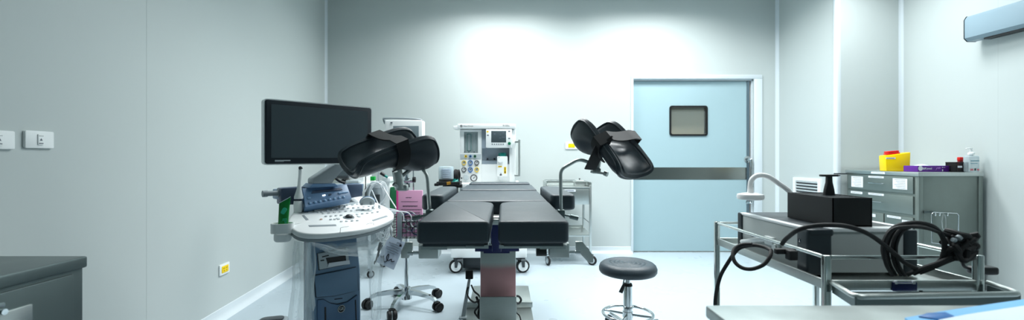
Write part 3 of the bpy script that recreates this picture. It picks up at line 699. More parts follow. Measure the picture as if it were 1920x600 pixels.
# right leg rest
def bend(pts, r=.05):
    out = [Vector(pts[0])]
    for i in range(1, len(pts) - 1):
        p, a, b = Vector(pts[i]), Vector(pts[i - 1]), Vector(pts[i + 1]); d1 = (a - p).normalized() * r; d2 = (b - p).normalized() * r
        for k in range(6): t = k / 5; out.append((p + d1) * (1 - t) ** 2 + p * 2 * t * (1 - t) + (p + d2) * t * t)
    out.append(Vector(pts[-1])); return out
barR = bend([P(1052, 402, 2.2), P(1051, 318, 2.2), P(1086, 298, 2.2), P(1122, 311, 2.17)], .03)
def clR(m):
    m.cyl(P(1118, 318, 2.16), P(1124, 284, 2.16), .017, seg=18); m.box(P(1118, 320, 2.16), (.04, .04, .03), .006); m.cyl(P(1108, 322, 2.15), P(1137, 326, 2.1), .006, seg=10).cyl(P(1133, 325, 2.1), P(1139, 327, 2.09), .012, seg=12)
    m.cyl(P(1124, 290, 2.16), P(1132, 282, 2.17), .022, seg=16)
leg_holder(1, P(1157, 262, 2.06), (.42, -.57, -.71), (.43, -.57, .71), .365, (.095, .112), (.168, .058), barR, clR, -.05,
           [P(1146, 262, 2.0), P(1131, 272, 1.99), P(1119, 292, 2.0), P(1106, 318, 2.03)])
barL = bend([P(806, 402, 2.15), P(801, 326, 2.15), P(782, 309, 2.15), P(752, 331, 2.12)], .03)
def clL(m):
    m.cyl(P(750, 355, 2.11), P(744, 318, 2.11), .024, seg=18); m.cyl(P(742, 322, 2.1), P(740, 292, 2.11), .014, seg=16); m.box(P(755, 352, 2.12), (.05, .04, .03), .006); m.cyl(P(748, 352, 2.1), P(738, 345, 2.08), .01, seg=10).cyl(P(741, 320, 2.1), P(748, 317, 2.06), .012)
leg_holder(-1, P(725, 265, 2.04), (-.73, -.55, -.34), (-.2, -.44, .85), .40, (.108, .112), (.175, .085), barL, clL, -.05, None)

# ================================================================== STOOL
sx, sy = P(1177, 493, 2.79).x, 2.79
t = thing('round_stool', 'round black padded stool with a chrome foot ring in front of the door', 'stool', (sx, sy, 0))
sz = CZ - (491 - HY) * 2.79 / F
pr = [(0, sz - .004)]
for r0 in (.035, .062, .089, .116): pr += [(r0 - .011, sz - .002), (r0 - .006, sz - .006), (r0, sz - .002)]
pr += [(.140, sz + .001), (.160, sz - .006), (.174, sz - .018), (.181, sz - .036), (.180, sz - .056), (.172, sz - .068), (.160, sz - .073), (0, sz - .073)]
m = MB(); m.lathe(pr, seg=56); m.build('seat', VINYL, t, angle=50)
m = MB(); m.cyl((0, 0, sz - .09), (0, 0, sz - .072), .05).cyl((0, 0, .3), (0, 0, sz - .085), .0155).build('gas_lift', CHROME, t)
m = MB(); m.cyl((0, 0, .07), (0, 0, .345), .028, .027, 24).build('sleeve', CHROME, t)
m = MB(); m.cyl((0, 0, .343), (0, 0, .358), .03, .026, 20).build('collar', RUB, t)
m = MB(); m.use(CHROME).tube([(0, 0, sz - .085), (-.025, -.02, sz - .09), (-.034, -.03, sz - .12), (-.04, -.035, sz - .14)], .0045, 8); m.use(RUB).prism([(-.012, -.035), (.014, -.035), (.012, .012), (.003, .028), (-.006, .012)], -.005, .005, T(-.044, -.038, sz - .152) @ RY(.35) @ FY, bev=.003); m.build('height_lever', None, t)
m = MB(); m.torus(T(0, 0, .165), .155, .0095, 48, 10)
for k in range(4):
    a_ = PI / 4 + k * PI / 2 + .3; m.cyl((.024 * math.cos(a_), .024 * math.sin(a_), .162), (.155 * math.cos(a_), .155 * math.sin(a_), .165), .007, seg=10)
m.cyl((0, 0, .145), (0, 0, .18), .033, seg=20); m.build('foot_ring', CHROME, t)
for k in range(5):
    a_ = 2 * PI * k / 5 + .5; m = MB(); d = V(math.cos(a_), math.sin(a_), 0); m.tube([d * .02 + V(0, 0, .09), d * .16 + V(0, 0, .082), d * .265 + V(0, 0, .07), d * .275 + V(0, 0, .058)], .013, 10); m.build('leg', CHROME, t)
    c = d * .275 + V(sx, sy, 0); caster(t, c, .027, a_ + 1.1, RUB, RUB, RUB, top=.062, w=.02)

# ================================================================== ANAESTHESIA MACHINE
AM = thing('anesthesia_machine', 'white anaesthesia machine with gauges and screen standing against the back wall', 'anaesthesia machine', (-.25, 4.75, 0))
YF = 4.58
def A(px, py, Y=YF): return P(px, py, Y)
def ab(m, x0, y0_, x1, y1_, Ya, Yb, bev=.004):
    """box whose front, at depth Ya, spans photo columns x0..x1 and rows y0..y1"""
    p, q = P(x0, y0_, Ya), P(x1, y1_, Ya); return m.bb((p.x, Ya, q.z), (q.x, Yb, p.z), bev)
def am(name, mt, fn, par=None, label=None):
    m = MB(); fn(m); return m.build(name, mt, par or AM, world=True, label=label)
am('back_housing', WHITE, lambda m: ab(m, 863, 243, 965, 347, 4.68, 4.98, .006))
am('header', WHITE, lambda m: (ab(m, 858, 232, 967, 241, 4.50, 4.98, .008), ab(m, 850, 236, 862, 242, 4.52, 4.7, .004)))
def hdr(m):
    X = facing(A(867, 236.3, 4.499)); m.use(INK)
    ringprism(m, [(.012 * math.cos(k * PI / 10), .012 * math.sin(k * PI / 10)) for k in range(20)], [(.0085 * math.cos(k * PI / 10), .0085 * math.sin(k * PI / 10)) for k in range(20)], 0, .001, X @ T(-.012, 0, 0)); m.text('GE', .012, X @ T(-.012, 0, .0005))
    m.text('Datex-Ohmeda', .016, X @ T(.06, 0, .0005)); m.text('9100c', .03, facing(A(949, 235.5, 4.499)))
am('lettering', None, hdr)
fm = am('flowmeter_column', WHITE, lambda m: (ab(m, 862, 243, 903, 247, YF, 4.7), ab(m, 862, 247, 870, 288, YF, 4.7), ab(m, 896, 247, 903, 288, YF, 4.7), ab(m, 862, 287, 903, 347, YF, 4.7)))
am('flow_tube_back', LGREY, lambda m: ab(m, 869, 246, 897, 289, 4.63, 4.66, 0), fm)
def tubes(m):
    m.use(TEAL); ringprism(m, rrect(.046, .185, .004), rrect(.034, .172, .003), 0, .003, facing(A(879.5, 267, 4.626)))
    m.use(CHROME)
    for px in (872, 886, 892): m.cyl(A(px, 284, 4.62), A(px, 252, 4.62), .003, seg=8)
    m.use(GINK)
    for px in (871, 879, 889): m.cyl(A(px, 285, 4.6), A(px, 285, 4.63), .007, seg=10)
am('flow_tube', None, tubes, fm)
am('flowmeter_cover', GLASS, lambda m: ab(m, 870, 247, 896, 288, YF + .01, YF + .014, 0), fm)
am('knob_strip', LGREY, lambda m: ab(m, 863, 289, 902, 298, YF - .006, YF + .01, .002), fm)
for px, mt in ((873.5, YELLOW), (882, BLUE), (890.5, GREEN)):
    m = MB(); m.use(mt).cyl(A(px, 293, YF - .02), A(px, 293, YF - .004), .014, seg=18).use(INK).cyl(A(px, 293, YF - .023), A(px, 293, YF - .018), .007, seg=12); m.build('flow_knob', None, fm, world=True)
BRIM = mat('blue_rim', (40, 110, 180), .4)
for px, py, r, mt in ((870, 305, .023, YELLOW), (882, 305, .026, BRIM), (894, 305, .025, INK), (870, 318, .025, INK), (882, 318, .026, BRIM), (894, 318, .024, YELLOW), (888.5, 333.5, .036, INK)):
    X = facing(A(px, py, YF)); m = MB(); ring = lambda q: [(q * math.cos(k * PI / 14), q * math.sin(k * PI / 14)) for k in range(28)]
    m.use(mt); ringprism(m, ring(r), ring(r * .8), -.002, .014, X); m.prism([(-.4 * r, -1.15 * r), (.4 * r, -1.15 * r), (.5 * r, -.9 * r), (-.5 * r, -.9 * r)], 0, .01, X) if r < .03 else None
    m.use(WHITE if r > .03 or mt is INK else (YELLOW if False else LGREY)).prism(ring(r * .82), 0, .006, X)
    m.use(INK).bb((-.0018, -.3 * r, .006), (.0018, .6 * r, .0075), 0, X @ RZ(-.8)); m.prism([(q[0] * .15, q[1] * .15) for q in ring(r)], .006, .009, X)
    for k in range(7): m.bb((-.001, .58 * r, .006), (.001, .72 * r, .007), 0, X @ RZ(-2.1 + k * .7))
    m.build('pressure_gauge', None, AM, world=True)
am('flush_knob', LGREY, lambda m: (m.cyl(A(874, 333, YF - .025), A(874, 333, YF), .026, .03, 24), m.cyl(A(874, 333, YF - .03), A(874, 333, YF - .02), .012)))
am('oxygen_port', INK, lambda m: m.cyl(A(865.5, 334, YF - .008), A(865.5, 334, YF), .008, seg=14))
am('bay_panel', mat('grey_bay_plastic', (158, 172, 184), .45), lambda m: (ab(m, 903, 243, 956, 308, 4.665, 4.69, 0), ab(m, 903, 243, 911, 278, 4.60, 4.68, .002), ab(m, 904, 301, 955, 308, 4.62, 4.68, .002)))
am('side_column', WHITE, lambda m: (ab(m, 955, 243, 967, 347, 4.56, 4.98, .01), ab(m, 903, 308, 956, 347, 4.59, 4.7, .004)))
sc = am('screen_unit', WHITE, lambda m: ab(m, 911, 242, 960, 277, 4.5, 4.67, .006))
am('display', SCREEN, lambda m: ab(m, 921, 245.5, 949, 267, 4.497, 4.51, .001), sc)
am('display_trace', GINK, lambda m: [ab(m, a, b, c, d, 4.496, 4.4975, 0) for a, b, c, d in ((926, 250, 929, 252), (937, 252, 939, 253.5), (942, 248, 945, 249.5), (936, 258, 940, 259.2), (941, 256.5, 947, 258))], sc)
def btn(m):
    m.use(GINK)
    for k in range(6): c = A(923 + k * 4.1, 270.6, 4.5); m.cyl(c + V(0, -.005, 0), c, .006, seg=12)
    m.use(YELLOW); ab(m, 912.5, 245.5, 916, 248, 4.497, 4.501, 0)
    m.use(GINK)
    for a, b in ((913, 252.5), (953, 245), (953, 258.5)): ab(m, a, b, a + 3.5, b + 2, 4.497, 4.501, 0)
am('button', None, btn, sc)
am('dial', mat('green_dial', (0, 110, 76), .35), lambda m: m.cyl(A(955, 269, 4.47), A(955, 269, 4.5), .014, .016, 20), sc)
vp = am('vaporizer', WHITE, lambda m: (ab(m, 932, 293, 951.5, 330, 4.52, 4.66, .006), m.cyl(A(938, 300, 4.5), A(938, 300, 4.53), .026, seg=20)))
am('vaporizer_dial', TEAL, lambda m: (m.cyl(A(942, 293, 4.6), A(942, 287, 4.6), .045, .042, 28), m.use(WHITE).bb(*[tuple(q) for q in (A(941, 292, 4.553), A(944, 288.5, 4.557))]) if False else m.cyl(A(942, 288, 4.6), A(942, 286.3, 4.6), .03, .028, 28)), vp)
def vlab(m):
    m.use(YELLOW); ab(m, 934, 311, 941, 313.5, 4.517, 4.521, 0); ab(m, 945, 313, 949, 325.5, 4.517, 4.521, 0)
    m.use(INK)
    for a, b, c, d in ((935, 311.8, 940, 312.6), (946.3, 314, 947.5, 320), (946, 321, 948, 324.5), (937, 327, 941, 329), (938.5, 325.2, 939.8, 326.3), (935, 295, 936.6, 296.5)): ab(m, a, b, c, d, 4.5155, 4.519, 0)
am('warning_label', None, vlab, vp)
for px in (914, 927): am('bay_socket', INK, lambda m: m.cyl(A(px, 298, 4.63), A(px, 298, 4.67), .01, seg=12))
am('worktop', WHITE, lambda m: (ab(m, 853, 344, 974, 352, 4.40, 4.98, .008)))
am('drawer_body', WHITE, lambda m: (ab(m, 862, 352, 966, 470, 4.5, 4.95, .006)))
for k in range(3): dw = am('drawer', WHITE, lambda m: ab(m, 870, 360 + k * 36, 958, 392 + k * 36, 4.485, 4.51, .004)); am('handle', GREY, lambda m: ab(m, 900, 372 + k * 36, 930, 376 + k * 36, 4.47, 4.487, .002), dw)
am('base', WHITE, lambda m: (ab(m, 845, 462, 988, 484, 4.36, 4.95, .012)))
am('lower_cover', DGREY, lambda m: ab(m, 868, 483, 966, 503, 4.5, 4.9, .004))
am('push_rail', STEEL, lambda m: (m.cyl(A(973.5, 262, 4.5), A(973.5, 330, 4.5), .012, seg=14), m.box(A(969, 329, 4.56), (.05, .12, .02), .004), m.box(A(969, 266, 4.56), (.04, .12, .02), .004)))
for px, Y, yw in ((859, 4.42, .2), (976, 4.42, .3), (862, 4.88, 2.2), (974, 4.88, 1.2)):
    c = P(px, 500, Y); caster(AM, (c.x, c.y, 0), .068, yw + .4 if Y > 4.6 else (PI + .25 if px < 900 else .22), RUB, WHITE, DGREY, top=.15, w=.035, hr=.74)
    if Y < 4.6: am('brake_tab', DGREY, lambda m: m.box((c.x + .03, c.y - .09, .145), (.05, .06, .012), .004))
# absorber with bellows on the left side
ar = am('absorber', BLACK, lambda m: (ab(m, 818, 341, 862, 348, 4.22, 4.42, .006), ab(m, 814, 344, 822, 349, 4.2, 4.3, .004), ab(m, 830, 346, 866, 352, 4.35, 4.5, .004), ab(m, 840, 348, 856, 400, 4.3, 4.46, .01)))
cb = P(836.5, 341, 4.32)
am('bellows_base', BLACK, lambda m: m.cyl(cb, cb + V(0, 0, .03), .074, .07, 32), ar)
am('bellows_dome', CLEARP, lambda m: m.lathe([(.072, .028), (.074, .03), (.074, .13), (.07, .148), (.055, .154), (0, .154)], T(*cb), 32), ar)
am('bellows', mat('grey_bellows', (150, 160, 178), .5), lambda m: m.lathe([(.02, .03)] + [(.05 + .008 * (k % 2), .034 + k * .01) for k in range(10)] + [(.02, .13)], T(*cb), 28), ar)
am('brass_fitting', mat('brass', (190, 140, 60), .3, 1.), lambda m: m.cyl(P(838, 344, 4.21), P(845, 343, 4.21), .015, seg=14), ar)
def hoses(m):
    for k in range(7):
        x = 852 + k * 1.5; m.tube([P(x, 341, 4.35), P(852 + k, 328, 4.34), P(853 + 1.2 * k, 319 + (k % 3), 4.36), P(858 + k * .7, 322 + k, 4.38), P(861, 338, 4.42)], .0085, 8, smooth=5)
am('hose', RUB, hoses, ar)
am('elbow_connector', TEAL, lambda m: (m.tube([P(848, 343, 4.27), P(853, 342, 4.26), P(858, 340, 4.28)], .016, 10, smooth=3), m.cyl(P(852, 341, 4.27), P(852.5, 335.5, 4.27), .017, .015, 16), m.tube([P(855, 340, 4.27), P(859, 336.5, 4.28)], .008, 8)), ar)

# ================================================================== INSTRUMENT TROLLEY BEHIND THE TABLE
IT = thing('instrument_trolley', 'small stainless steel instrument trolley behind the right arm board of the operating table', 'trolley', (.64, 4.97, 0))
xa, xb, ya, yb = P(1026, 0, 4.74).x, P(1107, 0, 4.74).x, 4.74, 5.2
def it(name, mt, fn, par=None): m = MB(); fn(m); return m.build(name, mt, par or IT, world=True)
for x in (xa, xb):
    for y in (ya, yb):
        it('leg', STEEL, lambda m: m.bb((x - .0125, y - .0125, .14), (x + .0125, y + .0125, .865), .004))
        caster(IT, (x, y, 0), .052, {(0): -1.2, 1: -.5}[int(x == xb)] + (y == yb) * .5, RUB, LGREY, CHROME, top=.145, w=.02)
zt = .845
it('top_tray', STEELH, lambda m: (m.bb((xa - .012, ya - .012, zt - .012), (xb + .012, yb + .012, zt), .002), m.bb((xa - .012, yb + .006, zt), (xb + .012, yb + .012, zt + .05), .001), m.bb((xa - .012, ya - .012, zt), (xa - .006, yb + .012, zt + .05), .001), m.bb((xb + .006, ya - .012, zt), (xb + .012, yb + .012, zt + .05), .001)))
it('tray_rail', CHROME, lambda m: m.tube([(xa, ya, zt + .05), (xa, yb, zt + .05), (xb, yb, zt + .05), (xb, ya, zt + .05)], .006, 8))
bx = it('box_body', STEEL, lambda m: m.bb((xa + .0, ya - .004, .655), (xb, yb - .01, zt - .014), .004))
it('drawer', STEELH, lambda m: m.bb((xa + .02, ya - .012, .665), (xb - .02, ya + .002, zt - .024), .003), bx)
it('label_strip', None, lambda m: (m.use(PAPER).bb((P(1052, 0, ya).x, ya - .017, zt - .05), (P(1079, 0, ya).x, ya - .011, zt - .026)), m.use(GINK).bb((P(1055, 0, ya).x, ya - .018, zt - .041), (P(1076, 0, ya).x, ya - .0165, zt - .034))))
it('lower_shelf', STEELH, lambda m: (m.bb((xa - .01, ya - .01, .31), (xb + .01, yb + .01, .33), .003), m.bb((xa - .01, yb + .004, .33), (xb + .01, yb + .01, .36), .001)))
it('shelf_rail', CHROME, lambda m: m.tube([(xb, ya, .45), (xb, yb, .45), (xa, yb, .45), (xa, ya, .45)], .005, 8))
c = P(1091, 347, 4.9); 
t = thing('steel_pot', 'small lidded stainless steel pot on the instrument trolley behind the operating table', 'pot', (.765, 4.95, zt + .001))
m = MB(); m.prism(rrect(.13, .1, .02), 0, .045, bev=.006); m.bb((-.085, -.01, .034), (.085, .01, .04), .002); m.build('body', STEEL, t)
m = MB(); m.prism(rrect(.145, .115, .022), .044, .052, bev=.003).prism(rrect(.11, .08, .02), .05, .064, bev=.008); m.build('lid', STEELH, t)
m = MB(); m.cyl((0, 0, .062), (0, 0, .075), .004).cyl((0, 0, .075), (0, 0, .084), .009); m.build('knob', BLACK, t)
# ================================================================== ULTRASOUND MACHINE
UA = math.radians(46)
UM = thing('ultrasound_machine', 'blue and white ultrasound machine with large monitor in front of the left wall', 'ultrasound machine', (-1.006, 2.363, 0), rz=UA)
UX = ROOTM[UM.name]; UI = UX.inverted()
UE = UI @ EYE
def ul(px, py, ly):
    """point on the machine's plane local y = ly seen at a photo position (local coordinates)"""
    d = UI.to_3x3() @ ray(px, py); t = (ly - UE.y) / d.y; return UE + d * t
def um(name, mt, fn, par=None, angle=38, label=None): m = MB(); fn(m); return m.build(name, mt, par or UM, angle=angle, label=label)
def wl(p): return UX @ Vector(p)
# body
fyb = -.12
def bodyprof(m):
    zt_ = .80
    pr = [(-.135, .09), (.135, .09), (.142, .30), (.138, .55), (.118, .74), (.10, zt_), (-.10, zt_), (-.118, .74), (-.138, .55), (-.142, .30)]
    m.prism(pr, -fyb - .055, -fyb, FY, bev=.012, seg=3)
bd = um('body', USBLUE, bodyprof)
um('core', USDARK, lambda m: m.bb((-.055, fyb + .05, .1), (.075, .17, .8), .01))
um('base_plate', USDARK, lambda m: m.prism(rrect(.46, .62, .08, cy=.1), .065, .13, bev=.02))
for sx in (-1, 1):
    for yy in (-.15, .36): caster(UM, wl((sx * .17, yy, 0)), .055, UA + .9 + yy, RUB, LGREY, DGREY, top=.10, w=.03, twin=True)
def pq(*pts, ly=fyb): return [ul(px, py, ly) for px, py in pts]
def face(m, pts, lyb, lyf, bev=.0):
    """outline traced on the front plane, from depth lyb to lyf"""
    q = [(p.x, p.z) for p in pts]; m.prism(q, -lyb, -lyf, FY, bev=bev)
# front cover, recess with printer, logo panel
face_pts = pq((588, 517), (667, 501), (671, 544), (650, 549), (628, 554), (592, 557))
um('front_cover', USBLUE, lambda m: face(m, face_pts, fyb + .02, fyb - .010, .004), bd)
def seam(m, pts, r=.0018): m.tube([p + V(0, -.001, 0) for p in pts], r, 6)
um('seam_line', BLACK, lambda m: (seam(m, pq((588, 516.5), (667, 500.5), (672, 544), (650, 549.5), (628, 554.5), (592, 557.5), (588, 516.5), ly=fyb - .004)), seam(m, pq((596, 562), (606, 561), (618, 568), (632, 570), (650, 566), (668, 553), ly=fyb - .001))), bd)
um('lower_panel', mat('lighter_slate_plastic', (80, 112, 146), .36), lambda m: face(m, pq((594, 562), (606, 561), (618, 568), (632, 571), (650, 566), (670, 552), (676, 640), (594, 650)), fyb + .02, fyb - .008, .004), bd)
um('slot', BLACK, lambda m: (face(m, pq((607, 575), (610, 575), (611, 640), (608, 640)), fyb, fyb - .0095), face(m, pq((664, 562), (666, 561), (669, 640), (667, 640)), fyb, fyb - .0095)), bd)
um('recess', BLACK, lambda m: face(m, pq((594, 475), (652, 463), (654, 495), (597, 507)), fyb + .01, fyb - .002), bd)
pr_ = um('thermal_printer', LGREY, lambda m: face(m, pq((595, 475), (651, 464), (652.5, 494), (598, 505)), fyb + .01, fyb - .012, .002), bd)
um('printer_slot', BLACK, lambda m: (face(m, pq((609, 483), (646, 478), (647, 491), (613, 495)), fyb, fyb - .014), face(m, pq((602, 480), (614, 477), (615, 479), (602, 482)), fyb, fyb - .0135), face(m, pq((599, 487), (606, 486), (606, 488), (599, 489)), fyb, fyb - .0135)), pr_)
um('paper_tab', PAPER, lambda m: face(m, pq((614, 492), (652, 487), (653, 494), (612, 499)), fyb, fyb - .02, 0), pr_)
lp = ul(640, 579, fyb - .0085)
def logo(m):
    X = T(*lp) @ FY; ring = lambda q: [(q * math.cos(k * PI / 16), q * math.sin(k * PI / 16)) for k in range(32)]
    m.use(BLACK).prism(ring(.0205), -.002, .0015, X); m.use(LGREY); ringprism(m, ring(.0195), ring(.0168), .001, .0024, X); m.text('GE', .021, X @ T(0, 0, .002) @ Matrix.Shear('XZ', 4, (0, 0)), .0006)
um('logo', None, logo, bd)
um('label_mark', INK, lambda m: face(m, pq((627, 560.5), (642, 558.5), (642, 560), (627, 562)), fyb, fyb - .0015), bd)
# deck (tilted control panel)
DA = math.atan(.212); DZ0 = .887
DM = T(0, 0, DZ0) @ RX(DA); DMI = DM.inverted()
def dk(px, py, h=0.):
    d = (DMI @ UI).to_3x3() @ ray(px, py); e = DMI @ UE; t = (h - e.z) / d.z; q = e + d * t; return (q.x, q.y)
outl = [dk(*q) for q in ((541, 411), (543, 421), (550, 430), (562, 435.5), (580, 438), (605, 438), (640, 435), (672, 431), (700, 425), (722, 417), (735, 410), (739, 404), (737, 398), (728, 390), (712, 382), (693, 374), (668, 367), (610, 374), (574, 381), (556, 388), (548, 399))]
outl = [(p.x, p.y) for p in catmull([(q[0], q[1], 0) for q in outl], 4, True)]
dek = um('console_deck', WHITE, lambda m: m.prism(outl, -.028, 0, DM, bev=.010, seg=4, ang=30), angle=60)
cxo = sum(p[0] for p in outl) / len(outl); cyo = sum(p[1] for p in outl) / len(outl)
um('deck_underside', GREY, lambda m: (m.prism([((p[0] - cxo) * .985 + cxo, (p[1] - cyo) * .985 + cyo) for p in outl], -.044, -.027, DM, bev=.004), m.prism([((p[0] - cxo) * .42 + cxo, (p[1] - cyo) * .42 + cyo + .04) for p in outl], -.085, -.05, DM, bev=.01)), dek)
def key(m, px, py, w_, h_, z=.006, mt=None, r=.003):
    if mt: m.use(mt)
    c = dk(px, py); m.prism(rrect(w_, h_, min(r, w_ * .45, h_ * .45), n=3), -.001, z, DM @ T(c[0], c[1], 0), bev=.0015, seg=1)
def keys(m):
    m.use(KEYL)
    rows = [(632, 388, 8, 9.6, -1.1), (614, 395.5, 12, 9.7, -1.0), (606, 401, 11, 10.6, -1.0), (611, 406.5, 4, 9.5, -.7), (660, 404, 6, 9.6, -1.2), (598, 399, 2, 6, -.6), (620, 412.5, 3, 7.5, -.5), (640, 416, 4, 10, -.6)]
    for k, (x, y, n, dxp, dyp) in enumerate(rows):
        for i in range(n):
            m.use(KEYL if (i + k) % 3 else KEYD); key(m, x + i * dxp, y + i * dyp, .0125, .0085, .006)
    m.use(GREY)
    for q in ((634, 410), (673, 406)): key(m, *q, .02, .024, .004, KEYL, .01)
um('keyboard', None, keys, dek)
for q in ((699, 391), (711, 389), (612, 391), (637, 389.5), (646, 388.5)): c = dk(*q); um('rotary_knob', KEYD, lambda m: m.lathe([(.0065, -.001), (.0062, .011), (.005, .013), (0, .013)], DM @ T(c[0], c[1], 0), 14), dek)
um('power_key', mat('salmon_key', (222, 190, 176), .4), lambda m: key(m, 602, 412, .012, .008), dek)
c = dk(654, 408)
um('trackball', DGREY, lambda m: m.lathe([(.024, -.002), (.023, .002), (.0185, .0025), (.017, .009), (.012, .0145), (.006, .017), (0, .0178)], DM @ T(c[0], c[1], 0), 24), dek)
um('trackball_ring', GREY, lambda m: m.torus(DM @ T(c[0], c[1], .001), .026, .003, 24, 6), dek)
for pts in (((578, 422.5), (630, 421), (631, 424), (580, 425.5)), ((697, 413), (724, 404), (728, 406), (700, 415)), ((566, 404), (570, 403), (579, 412), (574, 413.5))):
    q = [dk(*p) for p in pts]; um('groove', GREY, lambda m: m.prism(q, -.003, .0012, DM, bev=.0008, seg=1), dek)
um('well', GREY, lambda m: m.prism([dk(*p) for p in ((552, 393), (560, 388.5), (570, 389), (577, 395), (578, 398.5), (563, 400), (553, 398))], -.004, .001, DM), dek)
um('drawer_seam', DGREY, lambda m: (m.tube([DM @ Vector((*dk(*p, .0), .0)) for p in ((638, 436), (638.5, 427.5), (641, 426.5), (654, 424.8))], .0012, 6), m.tube([DM @ Vector((*dk(*p), .0)) for p in ((687, 421), (690, 419.5), (700, 418), (701, 422))], .0012, 6)), dek)
strip = [dk(*p) for p in ((574, 389), (655, 374.5), (667, 382), (590, 397.5))]
um('touch_strip', LGREY, lambda m: (m.prism(strip, -.002, .008, DM, bev=.003)), dek)
um('touch_strip_edge', DGREY, lambda m: m.tube([DM @ Vector((*dk(*p, .008), .0085)) for p in ((577, 389.5), (590, 396), (652, 383.5))], .0013, 6), dek)
# upright blue control panel
q0, q1, q2, q3 = ul(573, 388, -.075), ul(659, 371, -.075), ul(650, 346, .0), ul(567, 353, .0)
cpn = um('control_panel', USPAN, lambda m: m.slab([q0, q1, q2, q3], .05))
def pt(u, v, h=.0):
    n = (q1 - q0).cross(q3 - q0).normalized(); return q0.lerp(q1, u).lerp(q3.lerp(q2, u), v) + n * h
PXm = frame(pt(.5, .5), q1 - q0, q3 - q0)
um('panel_slot', USDARK, lambda m: m.slab([pt(.17, .66, .002), pt(.86, .66, .002), pt(.84, .8, .002), pt(.2, .8, .002)], .004), cpn)
def pbtn(m):
    for k in range(8):
        p = pt(.1 + k * .105, .15); m.lathe([(.0075, -.002), (.007, .004), (.004, .006), (0, .006)], frame(p, q1 - q0, q3 - q0), 14)
    for u, v in ((.1, .42), (.86, .46), (.78, .46), (.93, .46)): m.prism(rrect(.022 if u > .5 else .018, .012, .005), -.001, .003, frame(pt(u, v), q1 - q0, q3 - q0), bev=.001)
um('panel_button', mat('pale_blue_key', (120, 156, 192), .3), pbtn, cpn)
um('status_light', mat('lit_white_led', (255, 255, 255), .4, emit=(240, 248, 255), estr=2.5), lambda m: m.prism(rrect(.016, .006, .0028), -.001, .002, frame(pt(.42, .46), q1 - q0, q3 - q0)), cpn)
um('light_mark', USDARK, lambda m: m.prism(rrect(.012, .008, .003), -.001, .002, frame(pt(.56, .46), q1 - q0, q3 - q0)), cpn)
# wings either side, shelf behind, side handle
def wing(a, b, c_, d): return lambda m: face(m, [ul(*a, .03), ul(*b, .03), ul(*c_, .03), ul(*d, .03)], .10, .03, .008)
um('side_wing', USDARK, wing((527, 384), (577, 384), (573, 350), (527, 353)))
um('side_wing', USDARK, wing((655, 372), (681, 368), (680, 345), (651, 346)))
um('shelf_cover', USBLUE, lambda m: face(m, [ul(523, 356, .06), ul(600, 349.5, .06), ul(682, 344.5, .06), ul(681, 360, .06), ul(523, 375, .06)], .16, .06, .006))
um('side_handle', GREY, lambda m: (m.cyl(ul(524, 362, .07), ul(500, 363, .07), .0135, seg=18), m.cyl(ul(501, 363, .07), ul(492, 363.5, .07), .0165, seg=18), m.cyl(ul(530, 362, .07), ul(521, 362, .07), .02, seg=18)))
# monitor arm and monitor
def arm(m):
    pts = [ul(*p, .0) for p in ((583, 345), (583, 335), (600, 324), (618, 312), (640, 298), (662, 298), (650, 310), (636, 322), (624, 336), (618, 345))]
    face(m, pts, .05, -.03, .008)
um('monitor_arm', GREY, arm)
um('arm_base', USPAN, lambda m: face(m, [ul(*p, .0) for p in ((574, 352), (582, 344), (624, 343.5), (630, 349)) ][::-1], .07, -.035, .006))
um('arm_cable', BLACK, lambda m: m.tube([ul(640, 312, .06), ul(626, 318, .07), ul(623, 326, .08), ul(634, 338, .09), ul(646, 343, .10)], .008, 8, smooth=5))
MC = Vector((-.981, 2.265, 0)); a_ = math.radians(43.6); MMX = T(MC.x, MC.y, (1.437 + 1.128) / 2) @ RZ(a_) @ FY
ML = UI @ MMX
mon = um('monitor', BEZEL, lambda m: (m.prism(rrect(.536, .308, .012), -.035, 0, ML, bev=.004)))
um('screen', SCREEN, lambda m: m.prism(rrect(.486, .258, .003, cy=.004, cx=.002), -.001, .0012, ML), mon)
um('back_shell', WHITE, lambda m: (ringprism(m, rrect(.545, .318, .016), rrect(.535, .307, .012), -.036, -.004, ML), m.prism(rrect(.545, .318, .016), -.05, -.034, ML, bev=.006), m.prism(rrect(.36, .2, .03), -.075, -.048, ML, bev=.012)), mon)
um('monitor_lettering', LGREY, lambda m: (m.bb((-.225, -.1405, 0), (-.155, -.135, .0008), 0, ML), m.bb((-.225, -.144, 0), (-.185, -.142, .0008), 0, ML)), mon)
# cup holder at the left of the deck, gel tube standing in it
cupc = P(530, 437, 2.02)
def cup(m):
    X = T(cupc.x, cupc.y, cupc.z - .045); 
    m.prism(rrect(.095, .075, .03), .048, .088, X @ RZ(.3), bev=.006); m.prism(rrect(.072, .06, .026), 0, .05, X @ RZ(.3), bev=.012)
    m.bb((-.0, -.02, .05), (.09, .03, .085), .006, X @ RZ(UA))
m = MB()
Xc = T(cupc.x, cupc.y, cupc.z - .04) @ RZ(.3)
ringprism(m, rrect(.098, .078, .034), rrect(.086, .066, .028), .042, .086, Xc); m.prism(rrect(.074, .06, .028), 0, .046, Xc, bev=.014, seg=3)
m.bb((-.0, -.018, .05), (.10, .02, .08), .006, T(cupc.x, cupc.y, cupc.z - .04) @ RZ(UA + .25) @ T(.045, 0, 0)); ch = m.build('cup_holder', WHITE, UM, world=True)
g0, g1 = P(530, 430, 2.02), P(534, 372, 2.03)
t = thing('gel_tube', 'green squeeze tube of gel standing in the white cup holder of the ultrasound machine', 'tube', (g0.x, g0.y, cupc.z + .007))
up = (g1 - g0); up = Vector((up.x, up.y, up.z)); Lg = up.length
m = MB(); rt = Vector((.95, .3, 0)).normalized(); bk = Vector((-.3, .95, 0)); NV = 20
